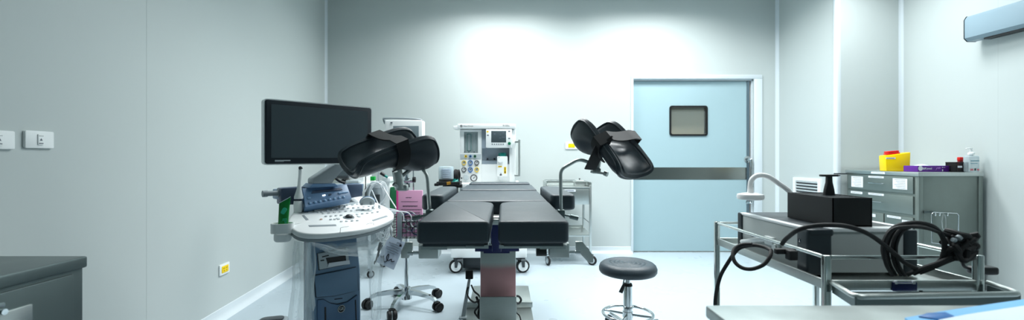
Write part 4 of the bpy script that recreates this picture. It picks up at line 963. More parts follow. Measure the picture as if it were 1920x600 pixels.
def gel(u, v):
    a = 2 * PI * v; k = u; w_ = .021 + .003 * k; th = .019 * (1 - k) ** .8 + .0012
    sl = (math.cos(a) * .014 * k)
    return V(0, 0, .001) + Vector((up.x, up.y, up.z)) * k + rt * (w_ * math.cos(a)) + bk * (th * math.sin(a)) + V(0, 0, sl) 
m.grid(gel, 14, 24); m.add([gel(0, k / 24) for k in range(24)], [tuple(range(24))]); m.build('tube_body', GREENT, t, angle=60)
m = MB(); m.use(WRAP); p, q = gel(1, .5), gel(1, 0); m.slab([p + V(0, -.002, 0), q + V(0, -.002, 0), q + V(0, -.002, .003), p + V(0, -.002, .003)], .004); m.build('crimp', None, t)
m = MB(); m.use(TEAL); Xg = frame(V(0, 0, 0) + up * .52 - bk * .0135, rt, up); Xg = Xg @ T(0, 0, .0)
ltl = mat('mint_print', (60, 200, 160), .4); m.use(ltl)
for k in range(4): m.bb((-.008 + .002 * k, -.034 + k * .006, -.004), (.014, -.031 + k * .006, .0012), 0, Xg)
m.prism(rrect(.018, .03, .006), -.004, .0009, Xg @ T(.002, .022, 0) @ RZ(-.5)); m.build('printed_label', None, t)
# endocavity probe in its holder
ph = P(559, 392, 2.24)
um('probe_holder', WHITE, lambda m: m.lathe([(.021, -.02), (.022, .03), (.0205, .042), (0, .042)], UI @ T(*ph), 24), dek)
pt0 = P(560, 373, 2.24)
t = thing('transducer_probe', 'slender white upright transducer probe in a holder on the ultrasound deck', 'probe', tuple(pt0))
tp = P(562, 313.5, 2.24).z - pt0.z; slant = (P(563, 313, 2.24).x - pt0.x)
m = MB(); m.tube([(0, 0, .001), (0, 0, .012), (slant * .1, 0, .028), (slant * .3, 0, .05), (slant * .45, 0, .075), (slant * .8, 0, .12), (slant, 0, tp - .008), (slant, 0, tp)], lambda t_: [.022, .0215, .017, .0115, .0088, .0075, .0085, .004][min(7, int(round(t_ * 7)))], 18); m.build('shaft', WHITE, t, angle=70)
m = MB(); m.lathe([(.0092, -.012), (.0095, -.004), (.006, .003), (0, .005)], T(slant - .001, -.0015, tp) @ RY(-.5), 16); m.build('tip', DGREY, t)
# convex probe lying in the right holder
pc = P(689, 384, 2.44)
t = thing('convex_probe', 'rounded pale grey transducer probe head resting at the right end of the ultrasound deck', 'probe', tuple(pc), rz=UA - .5)
m = MB(); arc = [(.040 * math.cos(PI * k / 12), .014 + .030 * math.sin(PI * k / 12)) for k in range(13)]; m.prism([(.040, 0)] + arc + [(-.040, 0)], -.02, .02, FY, bev=.006, seg=3); m.build('probe_body', LGREY, t, angle=60)
m = MB(); arc = [(.043 * math.cos(PI * k / 12), .014 + .034 * math.sin(PI * k / 12)) for k in range(13)]; m.prism([(.043, .010)] + arc + [(-.043, .010)], -.002, .012, T(0, .012, 0) @ FY, bev=.003); m.build('acoustic_lens', USPAN, t, angle=60)
m = MB(); m.bb((.012, -.024, .0), (.024, -.018, .018), .002).bb((-.034, -.024, .0), (-.024, -.018, .012), .002); m.build('probe_latch', GREY, t)
# clear plastic cover draped from the deck
def drape(m, top, bot, folds, amp, nu=40, nv=24, seed=0, dirv=V(.4, -.9, 0), drop=.026):
    rnd = random.Random(seed); ph_ = [rnd.uniform(0, 6.28) for _ in range(4)]; A_ = catmull([p - V(0, 0, drop) for p in top], 10); B_ = catmull([p - V(0, 0, drop * .6) for p in bot], 10)
    def smp(L, u): x = u * (len(L) - 1); i = min(len(L) - 2, int(x)); return L[i].lerp(L[i + 1], x - i)
    def fn(u, v):
        p = smp(A_, u).lerp(smp(B_, u), v); k = .35 + .65 * v
        w_ = math.sin(folds * 2 * PI * u + ph_[0] + .9 * math.sin(3 * v + ph_[1])) + .5 * math.sin(folds * 3.1 * PI * u + ph_[2] + 2.2 * v) + .25 * math.sin(folds * 7 * u + 7 * v + ph_[3])
        return p + dirv * (amp * k * w_) + V(.004 * math.sin(9 * v + ph_[1]), 0, 0)
    m.grid(fn, nu, nv)
m = MB()
m.use(FILM)
drape(m, [P(552, 440, 2.02), P(558, 442, 2.0), P(568, 443, 1.99), P(584, 446, 2.02)], [P(540, 612, 2.05), P(555, 616, 2.0), P(574, 614, 1.98), P(592, 610, 2.04)], 1.6, .026, seed=3)
drape(m, [P(576, 443, 2.0), P(584, 442, 2.02), P(592, 441, 2.05)], [P(570, 560, 1.99), P(584, 575, 2.0), P(590, 570, 2.03)], 1.0, .018, seed=5)
drape(m, [P(690, 432, 2.28), P(702, 428, 2.30), P(714, 424, 2.33), P(724, 420, 2.36)], [P(694, 588, 2.34), P(700, 600, 2.33), P(707, 604, 2.35), P(712, 596, 2.38)], 1.2, .02, seed=8)
drape(m, [P(584, 443, 1.96), P(612, 447, 2.0), P(650, 452, 2.08), P(690, 446, 2.22), P(712, 432, 2.3)], [P(586, 456, 1.96), P(620, 462, 1.99), P(652, 477, 2.07), P(690, 478, 2.2), P(700, 470, 2.3)], 1.2, .012, seed=11, dirv=V(.3, -.6, .7))
drape(m, [P(610, 447, 2.04), P(650, 446, 2.1), P(690, 440, 2.24)], [P(596, 466, 2.03), P(640, 468, 2.1), P(695, 474, 2.25)], 2.4, .014, seed=15, dirv=V(.3, -.6, .7))
mesh_thing('draped_plastic_cover', m, 'clear crumpled plastic dust cover hanging under the ultrasound deck', 'plastic cover')
# foot pedal on the floor
c = P(503, 598, 3.0); 
t = thing('foot_pedal', 'grey foot pedal on the floor by the left wall at the bottom edge', 'foot pedal', (c.x, 3.05, 0), rz=.3)
m = MB(); m.prism(rrect(.2, .14, .05), 0, .03, bev=.01); m.build('base', GREY, t)
m = MB(); m.prism(rrect(.15, .1, .04), .028, .045, T(0, -.01, .002) @ RX(-.08), bev=.008); m.build('pad', DGREY, t)

# ================================================================== VITAL SIGNS MONITOR ON A ROLLING STAND
VX, VY = P(762, 0, 3.42).x, 3.42
VS = thing('monitor_stand', 'chrome rolling pole stand carrying a small monitor, between the ultrasound machine and the table', 'stand', (VX, VY, 0))
def vs(name, mt, fn, par=None): m = MB(); fn(m); return m.build(name, mt, par or VS, world=True)
vs('pole', CHROME, lambda m: (m.cyl((VX, VY, .1), (VX, VY, 1.26), .017, seg=20)))
vs('hub', CHROME, lambda m: (m.cyl((VX, VY, .06), (VX, VY, .15), .042, .032, 24),))
for k in range(5):
    an = -PI / 2 - .13 + k * 2 * PI / 5; d = V(math.cos(an), math.sin(an), 0); n = V(-d.y, d.x, 0); c = V(VX, VY, 0)
    def leg(m):
        prof = [(.02, .135, .018, .02), (.12, .132, .016, .017), (.22, .118, .013, .014), (.268, .10, .012, .013), (.285, .082, .012, .011)]
        vv = []
        for r, z, w_, h_ in prof: vv += [c + d * r + n * w_ + V(0, 0, z), c + d * r - n * w_ + V(0, 0, z), c + d * r - n * w_ * .8 + V(0, 0, z - h_ * 2), c + d * r + n * w_ * .8 + V(0, 0, z - h_ * 2)]
        ff = [(4 * i + j, 4 * i + (j + 1) % 4, 4 * i + 4 + (j + 1) % 4, 4 * i + 4 + j) for i in range(len(prof) - 1) for j in range(4)] + [(0, 1, 2, 3), (19, 18, 17, 16)]
        m.add(vv, ff)
    vs('leg', CHROME, leg); caster(VS, tuple(c + d * .285), .034, an + [.6, 1.2, .2, -.7, 1.0][k], RUB, BLACK, BLACK, top=.075, w=.026, twin=True)
# monitor head
def vb(m, x0, y0_, x1, y1_, Ya, Yb, bev=.004): p, q = P(x0, y0_, Ya), P(x1, y1_, Ya); return m.bb((p.x, Ya, q.z), (q.x, Yb, p.z), bev)
vm = vs('vital_monitor', WHITE, lambda m: (vb(m, 721, 225, 792, 302, 3.36, 3.47, .012)))
vs('vital_screen', mat('grey_lit_screen', (120, 134, 140), .3), lambda m: vb(m, 737, 236, 785, 276, 3.356, 3.37, .002), vm)
vs('carry_handle', GREY, lambda m: m.tube([P(722, 232, 3.4), P(719.5, 224, 3.4), P(722, 222, 3.39), P(755, 222, 3.385), P(788, 224.5, 3.39), P(791, 229, 3.4)], .008, 10, smooth=3), vm)
vs('monitor_button', GINK, lambda m: [m.cyl(P(x, 286, 3.352), P(x, 286, 3.365), .006, seg=12) for x in (742, 750, 758, 766, 774)] + [m.bb(*[tuple(q) for q in (P(732, 231, 3.356), P(736, 229, 3.362))])], vm)
vs('pole_clamp', CHROME, lambda m: (m.cyl((VX, VY, .93), (VX, VY, 1.0), .03, seg=20), m.cyl(P(746, 340, 3.4), P(776, 340, 3.4), .012, seg=12), m.cyl(P(775, 312, 3.46), P(775, 365, 3.46), .006, seg=10)))
vs('clamp_knob', BLACK, lambda m: (m.cyl(P(774, 337, 3.38), P(779, 337, 3.38), .022, seg=16), m.cyl(P(772, 304, 3.4), P(777, 304, 3.4), .018, seg=14), m.cyl(P(748, 302, 3.4), P(752, 302, 3.4), .012, seg=14)))
bk = vs('basket', BLACK, lambda m: None)
bx0, bx1, bz0, bz1 = P(738, 0, 3.3).x, P(795, 0, 3.3).x, P(0, 443, 3.3).z, P(0, 404, 3.3).z
m = MB(); ya, yb = 3.22, 3.40
for z in (bz0, bz0 + .04, bz0 + .08, bz0 + .12, bz1): m.tube([(bx0, ya, z), (bx1, ya, z), (bx1, yb, z), (bx0, yb, z)], .0026 if z < bz1 - .01 else .004, 6, closed=True)
for k in range(9):
    x = bx0 + (bx1 - bx0) * k / 8; m.tube([(x, ya, bz1), (x, ya, bz0), (x, yb, bz0), (x, yb, bz1)], .0026, 6)
for k in range(1, 5):
    y = ya + (yb - ya) * k / 5; m.tube([(bx0, y, bz1), (bx0, y, bz0), (bx1, y, bz0), (bx1, y, bz1)], .0026, 6)
bpy.data.objects.remove(bk); m.build('wire_basket', BLACK, VS, world=True)
vs('basket_bracket', GREY, lambda m: m.bb((VX - .02, ya - .006, bz0 - .02), (VX + .016, ya - .001, bz1 + .03), .002))
# pink binder
def quadbox(m, q, t): return m.slab(q, t)
t = thing('pink_binder', 'pink folder with printed lines standing in the wire basket of the monitor stand', 'folder', (P(767, 0, 3.30).x, 3.28, bz0 + .004))
z0 = bz0 + .004; pz1 = P(0, 357, 3.27).z; xa, xb = P(743, 0, 3.27).x, P(792, 0, 3.27).x
m = MB(); m.bb((xa + .014, 3.27, z0), (xb, 3.285, pz1), .001, RZ(0)); m.build('cover', PINK, t, world=True)
m = MB(); m.bb((xa, 3.268, z0), (xa + .015, 3.287, pz1 + .002), .002); m.build('spine', HOTPINK, t, world=True)
m = MB(); m.use(INK)
for (a, b, y, h) in ((761, 772, 370.5, .6), (752, 784, 378, .35), (755, 783, 386.5, .8), (752, 790, 393, .5), (752, 788, 399, .5), (754, 786, 405, .5)):
    n = int((b - a) / 1.7)
    for k in range(n): x0 = a + (b - a) * k / n; q, r = P(x0, y - h * (1 + .5 * (k % 2)), 3.2695), P(x0 + 1.25, y + h * (1 + .4 * ((k + 1) % 3)), 3.2695); m.bb((q.x, 3.2692, r.z), (r.x, 3.2702, q.z))
m.build('printed_text', None, t, world=True)
# cables coiled in and hanging out of the basket
rnd = random.Random(4); m = MB(); WC = mat('white_cable', (214, 220, 224), .45); m.use(WC)
for k in range(6):
    cx_, cy_ = 720 + rnd.uniform(-6, 6), 428 + rnd.uniform(-8, 8); rw, rh = rnd.uniform(6, 12), rnd.uniform(14, 26); Yk = 3.02 + k * .014
    m.tube([P(cx_ + rw * math.cos(a * PI / 5), cy_ + rh * math.sin(a * PI / 5), Yk + .02 * math.sin(a)) for a in range(10)], .0042, 6, closed=True, smooth=4)
m.tube([P(672, 377, 2.9), P(700, 386, 3.0), P(725, 391, 3.1), P(742, 394, 3.15), P(755, 401, 3.195), P(757, 414, 3.2)], .005, 6, smooth=6)
m.tube([P(700, 388, 2.95), P(722, 394, 3.05), P(740, 396, 3.14), P(765, 399, 3.19), P(774, 412, 3.2)], .005, 6, smooth=6)
mesh_thing('cable_loops', m, 'bundle of white cables looped between the ultrasound machine and the wire basket', 'cables')
m = MB()
for k in range(9):
    m.use([WC, GREY, NAVY, GREY, WC][k % 5]); cx_, cz = rnd.uniform(755, 785), 425 + rnd.uniform(-10, 10); rw = rnd.uniform(7, 14); rh = rnd.uniform(6, 14); Yk = 3.238 + .003 * k
    if k > 6: cz -= 14
    m.tube([P(min(max(cx_ + rw * math.cos(a * PI / 5), 741), 785), min(cz + rh * math.sin(a * PI / 5), 440), Yk) for a in range(10)], .0045, 6, closed=True, smooth=4)
mesh_thing('coiled_cables', m, 'white and navy cables coiled inside the black wire basket', 'cables')
m = MB(); m.use(BLACK)
m.tube([P(715, 452, 3.2), P(712, 462, 3.2), P(708, 478, 3.2), P(704, 492, 3.2)], .006, 6, smooth=5).tube([P(717, 460, 3.21), P(711, 472, 3.21), P(709, 486, 3.21), P(703, 490, 3.2), P(702, 495, 3.2)], .005, 6, smooth=5)
m.cyl(P(714, 455, 3.2), P(710, 470, 3.2), .012, seg=10); m.tube([P(722, 425, 3.21), P(719, 440, 3.21), P(715, 453, 3.2)], .004, 6, smooth=4)
mesh_thing('connector_lead', m, 'black connector lead hanging beside the white paper note', 'cable')
# paper note
q = [P(705, 491, 3.15), P(738, 506, 3.15), P(761, 455, 3.17), P(730, 442, 3.17)]
m = MB(); m.use(mat('bluish_paper', (198, 210, 226), .8)).slab(q, .0015)
def nt(u, v): return q[0].lerp(q[1], u).lerp(q[3].lerp(q[2], u), v) + V(0, -.002, 0)
m.use(GINK)
for v, a, b in ((.9, .55, .8), (.8, .15, .8), (.72, .3, .95), (.64, .12, .8), (.56, .2, .9), (.48, .3, .7)): m.tube([nt(a, v), nt((a + b) / 2, v + .008), nt(b, v)], .0018, 5)
m.use(INK).tube([nt(*k) for k in ((.08, .27), (.16, .2), (.22, .3), (.3, .18), (.42, .12), (.5, .24), (.42, .42), (.38, .3), (.52, .2), (.66, .3), (.72, .22), (.86, .28))], .0028, 5, smooth=4).bb(*[tuple(x) for x in (nt(.8, .84) + V(-.008, -.001, -.008), nt(.8, .84) + V(.008, .001, .008))])
m.use(GINK).tube([nt(.72, .97), nt(.74, 1.05), P(757, 440, 3.2)], .002, 5)
mesh_thing('paper_note', m, 'white sheet of notes hanging below the wire basket on the monitor stand', 'paper')

# ================================================================== EQUIPMENT TROLLEY BEHIND THE ULTRASOUND MACHINE
ET = thing('equipment_trolley', 'pale grey equipment trolley behind the ultrasound machine', 'trolley', (P(670, 0, 4.35).x, 4.4, 0))
ex0, ex1, ey0, ey1 = P(612, 0, 4.2).x, P(742, 0, 4.2).x, 4.2, 4.66; ez = P(0, 396, 4.2).z
def et(name, mt, fn, par=None): m = MB(); fn(m); return m.build(name, mt, par or ET, world=True)
et('shelf', LGREY, lambda m: m.bb((ex0, ey0, ez - .03), (ex1, ey1, ez), .006))
et('lower_shelf', LGREY, lambda m: m.bb((ex0 + .01, ey0 + .01, .27), (ex1 - .25, ey1, .30), .004))
et('storage_box', GREY, lambda m: m.bb((P(650, 0, 4.22).x, 4.22, .30), (P(690, 0, 4.22).x, 4.6, .47), .006))
for x in (ex0 + .02, ex1 - .26):
    for y in (ey0 + .02, ey1 - .02): et('leg', LGREY, lambda m: m.bb((x - .012, y - .012, .09), (x + .012, y + .012, ez - .02), .003)); caster(ET, (x, y, 0), .036, .7, RUB, GREY, GREY, top=.1, w=.02)
# white electrosurgical unit on it with a little screen
ez += .001
t = thing('treatment_unit', 'white medical unit with a tiny dark screen on the trolley behind the ultrasound machine', 'medical device', (P(650, 0, 4.3).x, 4.4, ez))
def tu(name, mt, fn, par=None): m = MB(); fn(m); return m.build(name, mt, par or t, world=True)
tu('cabinet', WHITE, lambda m: (vb(m, 617, 344, 683, 394.2, 4.24, 4.58, .004)))
tu('housing', WHITE, lambda m: (vb(m, 617, 306, 682, 345, 4.30, 4.56, .015)))
s_ = tu('display', DGREY, lambda m: m.slab([P(629, 333.5, 4.24), P(652.5, 333.5, 4.24), P(653.5, 314, 4.27), P(631.5, 314, 4.27)], .03))
tu('display_glass', SCREEN, lambda m: m.slab([P(631, 329.5, 4.243), P(651.2, 330, 4.243), P(652.4, 315.3, 4.265), P(632.8, 315.3, 4.265)], .01), s_)
tu('round_sticker', mat('orange_print', (206, 120, 80), .5), lambda m: (m.cyl(P(660, 322, 4.29), P(660, 322, 4.31), .025, seg=18)))
tu('control_knob', BLACK, lambda m: (m.cyl(P(643, 339, 4.26), P(643, 339, 4.31), .016, seg=16), vb(m, 640, 337, 655, 339, 4.27, 4.31, .001)))
tu('tray', LGREY, lambda m: vb(m, 648, 338, 672, 343, 4.22, 4.32, .004))
tu('button', mat('amber_button', (214, 190, 40), .4), lambda m: [m.cyl(P(x, 336, 4.285), P(x, 336, 4.31), .008, seg=10) for x in (624, 627)])
# suction unit with canister, hose coil and white housing
t = thing('suction_unit', 'grey and white suction unit with a coiled clear hose behind the pink folder', 'suction unit', (P(705, 0, 4.3).x, 4.35, ez))
tu('canister', GREY, lambda m: (m.cyl(V(P(703, 0, 4.3).x, 4.3, ez), P(703, 352, 4.3), .072, .075, 28), m.cyl(P(703, 352, 4.3), P(703, 346, 4.3), .078, .07, 28)))
tu('canister_label', DGREY, lambda m: vb(m, 700, 365, 711, 394, 4.218, 4.25, .002))
tu('green_cap', mat('bright_green_cap', (0, 160, 60), .4), lambda m: (vb(m, 694, 331, 702, 339, 4.32, 4.37, .004)))
tu('bottle_neck', WHITE, lambda m: (vb(m, 694, 338, 702, 347, 4.32, 4.37, .006)))
tu('post', BLACK, lambda m: (m.cyl(V(P(685.5, 0, 4.22).x, 4.22, ez), P(685.5, 326, 4.22), .005, seg=10), m.cyl(P(685.5, 358, 4.22), P(685.5, 353, 4.22), .008, seg=10)))
tu('housing', WHITE, lambda m: (vb(m, 713, 340, 731, 393.2, 4.3, 4.5, .006), vb(m, 717, 333, 732, 341, 4.27, 4.5, .006)))
tu('front_panel', GREEN, lambda m: (vb(m, 731.5, 351, 752, 393.2, 4.29, 4.5, .004)))
tu('suction_wand', TEAL, lambda m: (m.use(BLACK).cyl(P(714, 324, 4.25), P(722, 329.5, 4.25), .018, .014, 12), m.use(TEAL).cyl(P(722, 329.5, 4.25), P(727, 332.5, 4.25), .014, .012, 12), m.use(LGREY).tube([P(710, 322, 4.25), P(709, 332, 4.27), P(711, 342, 4.3)], .006, 6, smooth=4)))
def coil(m):
    m.use(WC)
    for k in range(5): m.tube([P(705 + k * .8 + (13 + k) * math.cos(a * PI / 6 + .1 * k), 364 + (21 + k * .8) * math.sin(a * PI / 6), 4.20 - k * .015) for a in range(12)], .0055, 6, closed=True, smooth=3)
    m.tube([P(697, 356, 4.1), P(705, 374, 4.1), P(712, 388, 4.08)], .006, 6, smooth=4); m.tube([P(718, 350, 4.14), P(730, 370, 4.1), P(744, 392, 4.05)], .006, 6, smooth=4); m.tube([P(683, 362, 4.14), P(692, 346, 4.14), P(705, 341, 4.12), P(716, 348, 4.13)], .006, 6, smooth=4)
tu('hose_coil', None, coil)

# ================================================================== DEVICE CART AT RIGHT
DY0, DY1, DX_0, DX_1 = 1.52, 2.33, 1.092, 1.62
CT_ = thing('device_cart', 'stainless steel two-rail cart at right carrying the grey generator', 'cart', ((DX_0 + DX_1) / 2, (DY0 + DY1) / 2, 0))
zr = CZ - (481 - HY) * DY0 / F; zl = CZ - (525 - HY) * DY0 / F
def dc(name, mt, fn, par=None): m = MB(); fn(m); return m.build(name, mt, par or CT_, world=True)
for x in (DX_0, DX_1):
    for y in (DY0, DY1):
        dc('post', RAIL, lambda m: m.prism(rrect(.026, .026, .008), .12, zr + .006, T(x, y, 0), bev=.004)); caster(CT_, (x, y, 0), .05, .8, RUB, GREY, CHROME, top=.125, w=.022)
r = .0075
for a, b in (((DX_0, DY0), (DX_0, DY1)), ((DX_1, DY0), (DX_1, DY1)), ((DX_0, DY0), (DX_1, DY0)), ((DX_0, DY1), (DX_1, DY1))):
    dc('guard_rail', RAIL, lambda m: m.cyl((*a, zr - .003), (*b, zr - .003), r, seg=12))
dc('tray', STEELH, lambda m: (m.bb((DX_0 - .005, DY0 - .005, zl - .03), (DX_1 + .005, DY1 + .005, zl - .026)), m.bb((DX_0 - .006, DY0 - .006, zl - .035), (DX_1 + .006, DY0 + .006, zl), .002), m.bb((DX_0 - .006, DY1 - .006, zl - .035), (DX_1 + .006, DY1 + .006, zl), .002), m.bb((DX_0 - .006, DY0, zl - .035), (DX_0 + .006, DY1, zl), .002), m.bb((DX_1 - .006, DY0, zl - .035), (DX_1 + .006, DY1, zl), .002)))
dc('lower_shelf', STEELH, lambda m: m.bb((DX_0 - .005, DY0 - .005, .27), (DX_1 + .005, DY1 + .005, .30), .003))
dc('blue_clip', NAVY, lambda m: (vb(m, 1675, 529.5, 1720, 546, DY0 - .012, DY0 - .006, .001),))
dc('clip_label', PAPER, lambda m: (vb(m, 1679, 527, 1683, 533, DY0 - .014, DY0 - .008, 0), vb(m, 1712, 527, 1717, 533, DY0 - .014, DY0 - .008, 0), vb(m, 1680, 530.5, 1716, 532, DY0 - .0135, DY0 - .008, 0)))
# pull-out tray on the near end of the cart
pz = zl - .004
tc_ = [Vector((1.056, 1.345, pz)), Vector((1.60, 1.375, pz)), Vector((1.632, DY0 - .02, pz)), Vector((1.098, DY0 - .02, pz))]
po = bpy.data.objects.new('pull_out_tray', None); COL.objects.link(po); po.parent = CT_
dc('rolled_rim', STEELH, lambda m: m.tube(bend([tc_[3], tc_[0], tc_[1], tc_[2]], .03), .009, 12), po)
dc('tray_sheet', DKST, lambda m: (m.slab([tc_[0] + V(.006, .004, -.03), tc_[1] + V(-.006, .004, -.03), tc_[2] + V(-.006, 0, -.03), tc_[3] + V(.006, 0, -.03)], .003), [m.slab([a + V(0, 0, -.034), b + V(0, 0, -.034), b, a], .003) for a, b in ((tc_[0], tc_[1]), (tc_[1], tc_[2]), (tc_[3], tc_[0]))]), po)
zt0 = zl - .025
# generator
gx0, gx1, gy0, gy1 = 1.118, 1.535, 1.655, 2.165; gz1 = CZ - (428 - HY) * gy0 / F
t = thing('generator_box', 'large grey boxed electrical generator with dark rounded corners on the steel cart', 'medical device', ((gx0 + gx1) / 2, (gy0 + gy1) / 2, zt0))
SILV = mat('silver_grey_enamel', (160, 168, 168), .4, 0.); SLED = mat('pale_silver_edge', (222, 226, 228), .32, 0.); CHAR = mat('charcoal_plastic', (36, 46, 52), .4)
def gb(name, mt, fn, par=None): m = MB(); fn(m); return m.build(name, mt, par or t, world=True)
gb('housing', SILV, lambda m: m.bb((gx0 + .004, gy0 + .006, zt0 + .012), (gx1 - .004, gy1 - .004, gz1 - .006), .006))
gb('top_panel', CHAR, lambda m: m.bb((gx0 + .03, gy0 + .05, gz1 - .012), (gx1 - .03, gy1, gz1 - .002), .002))
gb('edge_strip', SLED, lambda m: (m.bb((gx0, gy0 + .05, gz1 - .012), (gx0 + .03, gy1 - .02, gz1), .004), m.bb((gx0 + .09, gy0, gz1 - .016), (gx1 - .03, gy0 + .05, gz1), .005), m.bb((gx1 - .03, gy0 + .05, gz1 - .012), (gx1, gy1 - .02, gz1), .004)))
gb('corner_block', CHAR, lambda m: (m.prism(rrect(.095, .07, .012, cx=gx0 + .0455, cy=gy0 + .03), zt0 + .006, gz1 - .012, bev=.006), m.prism(rrect(.10, .075, .014, cx=gx0 + .05, cy=gy0 + .03), gz1 - .03, gz1 - .004, bev=.008)))
gb('corner_block', CHAR, lambda m: m.prism(rrect(.05, .07, .012, cx=gx1 - .024, cy=gy0 + .03), zt0 + .006, gz1 - .006, bev=.006))
gb('corner_block', CHAR, lambda m: m.prism(rrect(.04, .045, .01, cx=gx0 + .018, cy=gy1 - .018), zt0 + .006, gz1 - .002, bev=.006))
gb('corner_block', CHAR, lambda m: m.prism(rrect(.04, .045, .01, cx=gx1 - .018, cy=gy1 - .018), zt0 + .006, gz1 - .002, bev=.006))
gb('rubber_foot', RUB, lambda m: [m.cyl((x, y, zt0), (x, y, zt0 + .014), .016, seg=14) for x in (gx0 + .05, gx1 - .05) for y in (gy0 + .06, gy1 - .06)])
def gside(px, py):   # point on the left face
    Y = gx0 * F / (px - CX); return V(gx0, Y, CZ - (py - HY) * Y / F)
gb('port_panel', NAVY, lambda m: (lambda a, b: m.bb((gx0 - .002, min(a.y, b.y), b.z), (gx0 + .008, max(a.y, b.y), a.z), .001))(gside(1407, 440), gside(1430, 449)))
a = gside(1500, 452); gb('ground_symbol', None, lambda m: (m.use(PAPER).bb((gx0 - .001, a.y - .012, a.z - .013), (gx0 + .006, a.y + .012, a.z + .013)), m.use(BRIM).cyl((gx0 - .002, a.y, a.z), (gx0 + .005, a.y, a.z), .009, seg=20), m.use(PAPER).bb((gx0 - .0026, a.y - .0012, a.z - .004), (gx0 - .001, a.y + .0012, a.z + .006)).bb((gx0 - .0026, a.y - .005, a.z - .004), (gx0 - .001, a.y + .005, a.z - .002))))
a, b = gside(1393, 453), gside(1440, 449)
gb('plug_sleeve', WHITE, lambda m: (m.cyl(a + V(-.004, 0, 0), b + V(-.002, 0, .004), .0105, .013, 16), m.bb((gx0 - .012, b.y - .05, b.z - .02), (gx0 + .006, b.y + .01, b.z + .016), .004)))
gb('socket_tip', BLACK, lambda m: m.cyl(a + V(-.004, .004, 0), a + V(-.0035, -.0005, 0), .007, seg=14))
a = gside(1456, 463); gb('metal_socket', STEEL, lambda m: (m.bb((gx0 - .008, a.y - .025, a.z - .02), (gx0 + .006, a.y + .025, a.z + .018), .004), m.cyl((gx0 - .012, a.y, a.z), (gx0, a.y, a.z), .012, seg=16)))
# black rack on the generator, handpiece standing in it
rx0, rx1, ry0, ry1 = 1.238, 1.392, 1.69, 1.965; rz1 = CZ - (371 - HY) * ry0 / F
t = thing('probe_rack', 'open black slotted rack sitting on top of the grey generator', 'rack', ((rx0 + rx1) / 2, (ry0 + ry1) / 2, gz1))
def pr(name, mt, fn, par=None): m = MB(); fn(m); return m.build(name, mt, par or t, world=True)
pr('tray_box', BLACK, lambda m: (m.bb((rx0, ry0, gz1 + .002), (rx0 + .005, ry1, rz1)), m.bb((rx1 - .005, ry0, gz1 + .002), (rx1, ry1, rz1)), m.bb((rx0, ry0, gz1 + .002), (rx1, ry0 + .005, rz1)), m.bb((rx0, ry1 - .005, gz1 + .002), (rx1, ry1, rz1)), m.bb((rx0, ry0, gz1), (rx1, ry1, gz1 + .006))))
for k in range(9):
    y = ry0 + .025 + k * (ry1 - ry0 - .05) / 8; pr('divider', DGREY, lambda m: m.bb((rx0 + .004, y - .003, gz1 + .02), (rx1 - .004, y + .003, rz1 - .002), .001))
c = P(1550, 362, 1.86); c = V(1.3345, 1.8415, gz1 + .0072)
t = thing('handpiece', 'black T-topped handpiece standing upright in the slotted rack', 'handpiece', tuple(c))
zt_ = CZ - (327 - HY) * c.y / F - c.z; zb_ = CZ - (364 - HY) * c.y / F - c.z
m = MB(); m.prism([(-.022, zb_ - .04), (.022, zb_ - .04), (.021, zb_), (.018, zb_ + .02), (.0105, zb_ + .05), (.0095, zt_ - .006), (-.0095, zt_ - .006), (-.0105, zb_ + .05), (-.018, zb_ + .02), (-.021, zb_)], -.009, .009, FY, bev=.003); m.bb((-.018, -.008, .0), (.018, .008, zb_ - .03), .002); m.build('grip', BLACK, t)
m = MB(); m.prism(rrect(.074, .024, .008), zt_ - .009, zt_, bev=.003); m.bb((.03, -.006, zt_ - .007), (.045, .006, zt_ - .002), .002); m.build('thumb_plate', BLACK, t)
# gooseneck lamp
lh = P(1407, 367, 2.06); bx_, by_ = 1.33, 2.05
t = thing('gooseneck_lamp', 'white gooseneck lamp with a round flat head on the grey generator', 'lamp', (bx_, by_, gz1 - .002))
def gl(name, mt, fn): m = MB(); fn(m); return m.build(name, mt, t, world=True)
gl('base', LAMPW, lambda m: (m.cyl((bx_, by_, gz1 - .002), (bx_, by_, gz1 + .02), .03, .026, 24)))
gl('neck', LAMPW, lambda m: m.tube([lh + V(0, 0, .01), P(1406.5, 350, 2.06), P(1409, 338, 2.06), P(1417, 330.5, 2.06), P(1428, 328.5, 2.06), P(1442, 332, 2.06), P(1460, 344, 2.06), P(1480, 359, 2.06), (bx_ - .012, by_, gz1 + .07), (bx_, by_, gz1 + .015)], .0115, 12, smooth=5))
gl('lamp_head', LAMPW, lambda m: (m.lathe([(.0, -.017), (.046, -.018), (.056, -.015), (.059, -.004), (.056, .007), (.03, .013), (.014, .014), (.012, .04), (0, .04)], T(*lh), 36)))
# cables
def cab(pts, r, name, lab, extra=None, group=None):
    m = MB(); m.use(RUB).tube([P(*p) for p in pts], r, 10, smooth=6)
    if extra: extra(m)
    return mesh_thing(name, m, lab, 'cable', group=group)
YN = 1.48
m = MB(); m.use(RUB)
m.tube([P(*q) for q in ((1338, 804, 1.87), (1340, 700, 1.87), (1341, 590, 1.86), (1342, 556, 1.86), (1350, 520, 1.84), (1364, 494, 1.82), (1381, 470, 1.80), (1396, 462, 1.78), (1416, 460, 1.76), (1435, 464, 1.72), (1446, 470, 1.68))], .0075, 10, smooth=6)
m.tube([P(*q) for q in ((1446, 470, 1.68), (1443, 482, 1.66), (1432, 496, 1.66), (1412, 504, 1.68), (1394, 503, 1.70), (1380, 494, 1.72), (1374, 480, 1.74), (1378, 466, 1.76), (1392, 459, 1.76), (1410, 458, 1.74))], .0075, 10, smooth=6)
m.box(P(1472, 471, 1.6), (.075, .02, .02), .005).box(P(1484, 478, 1.58), (.032, .03, .036), .005)
mesh_thing('power_cable', m, 'black power cable looping over the left rail of the steel cart to the floor', 'cable')
m = MB(); m.use(RUB)
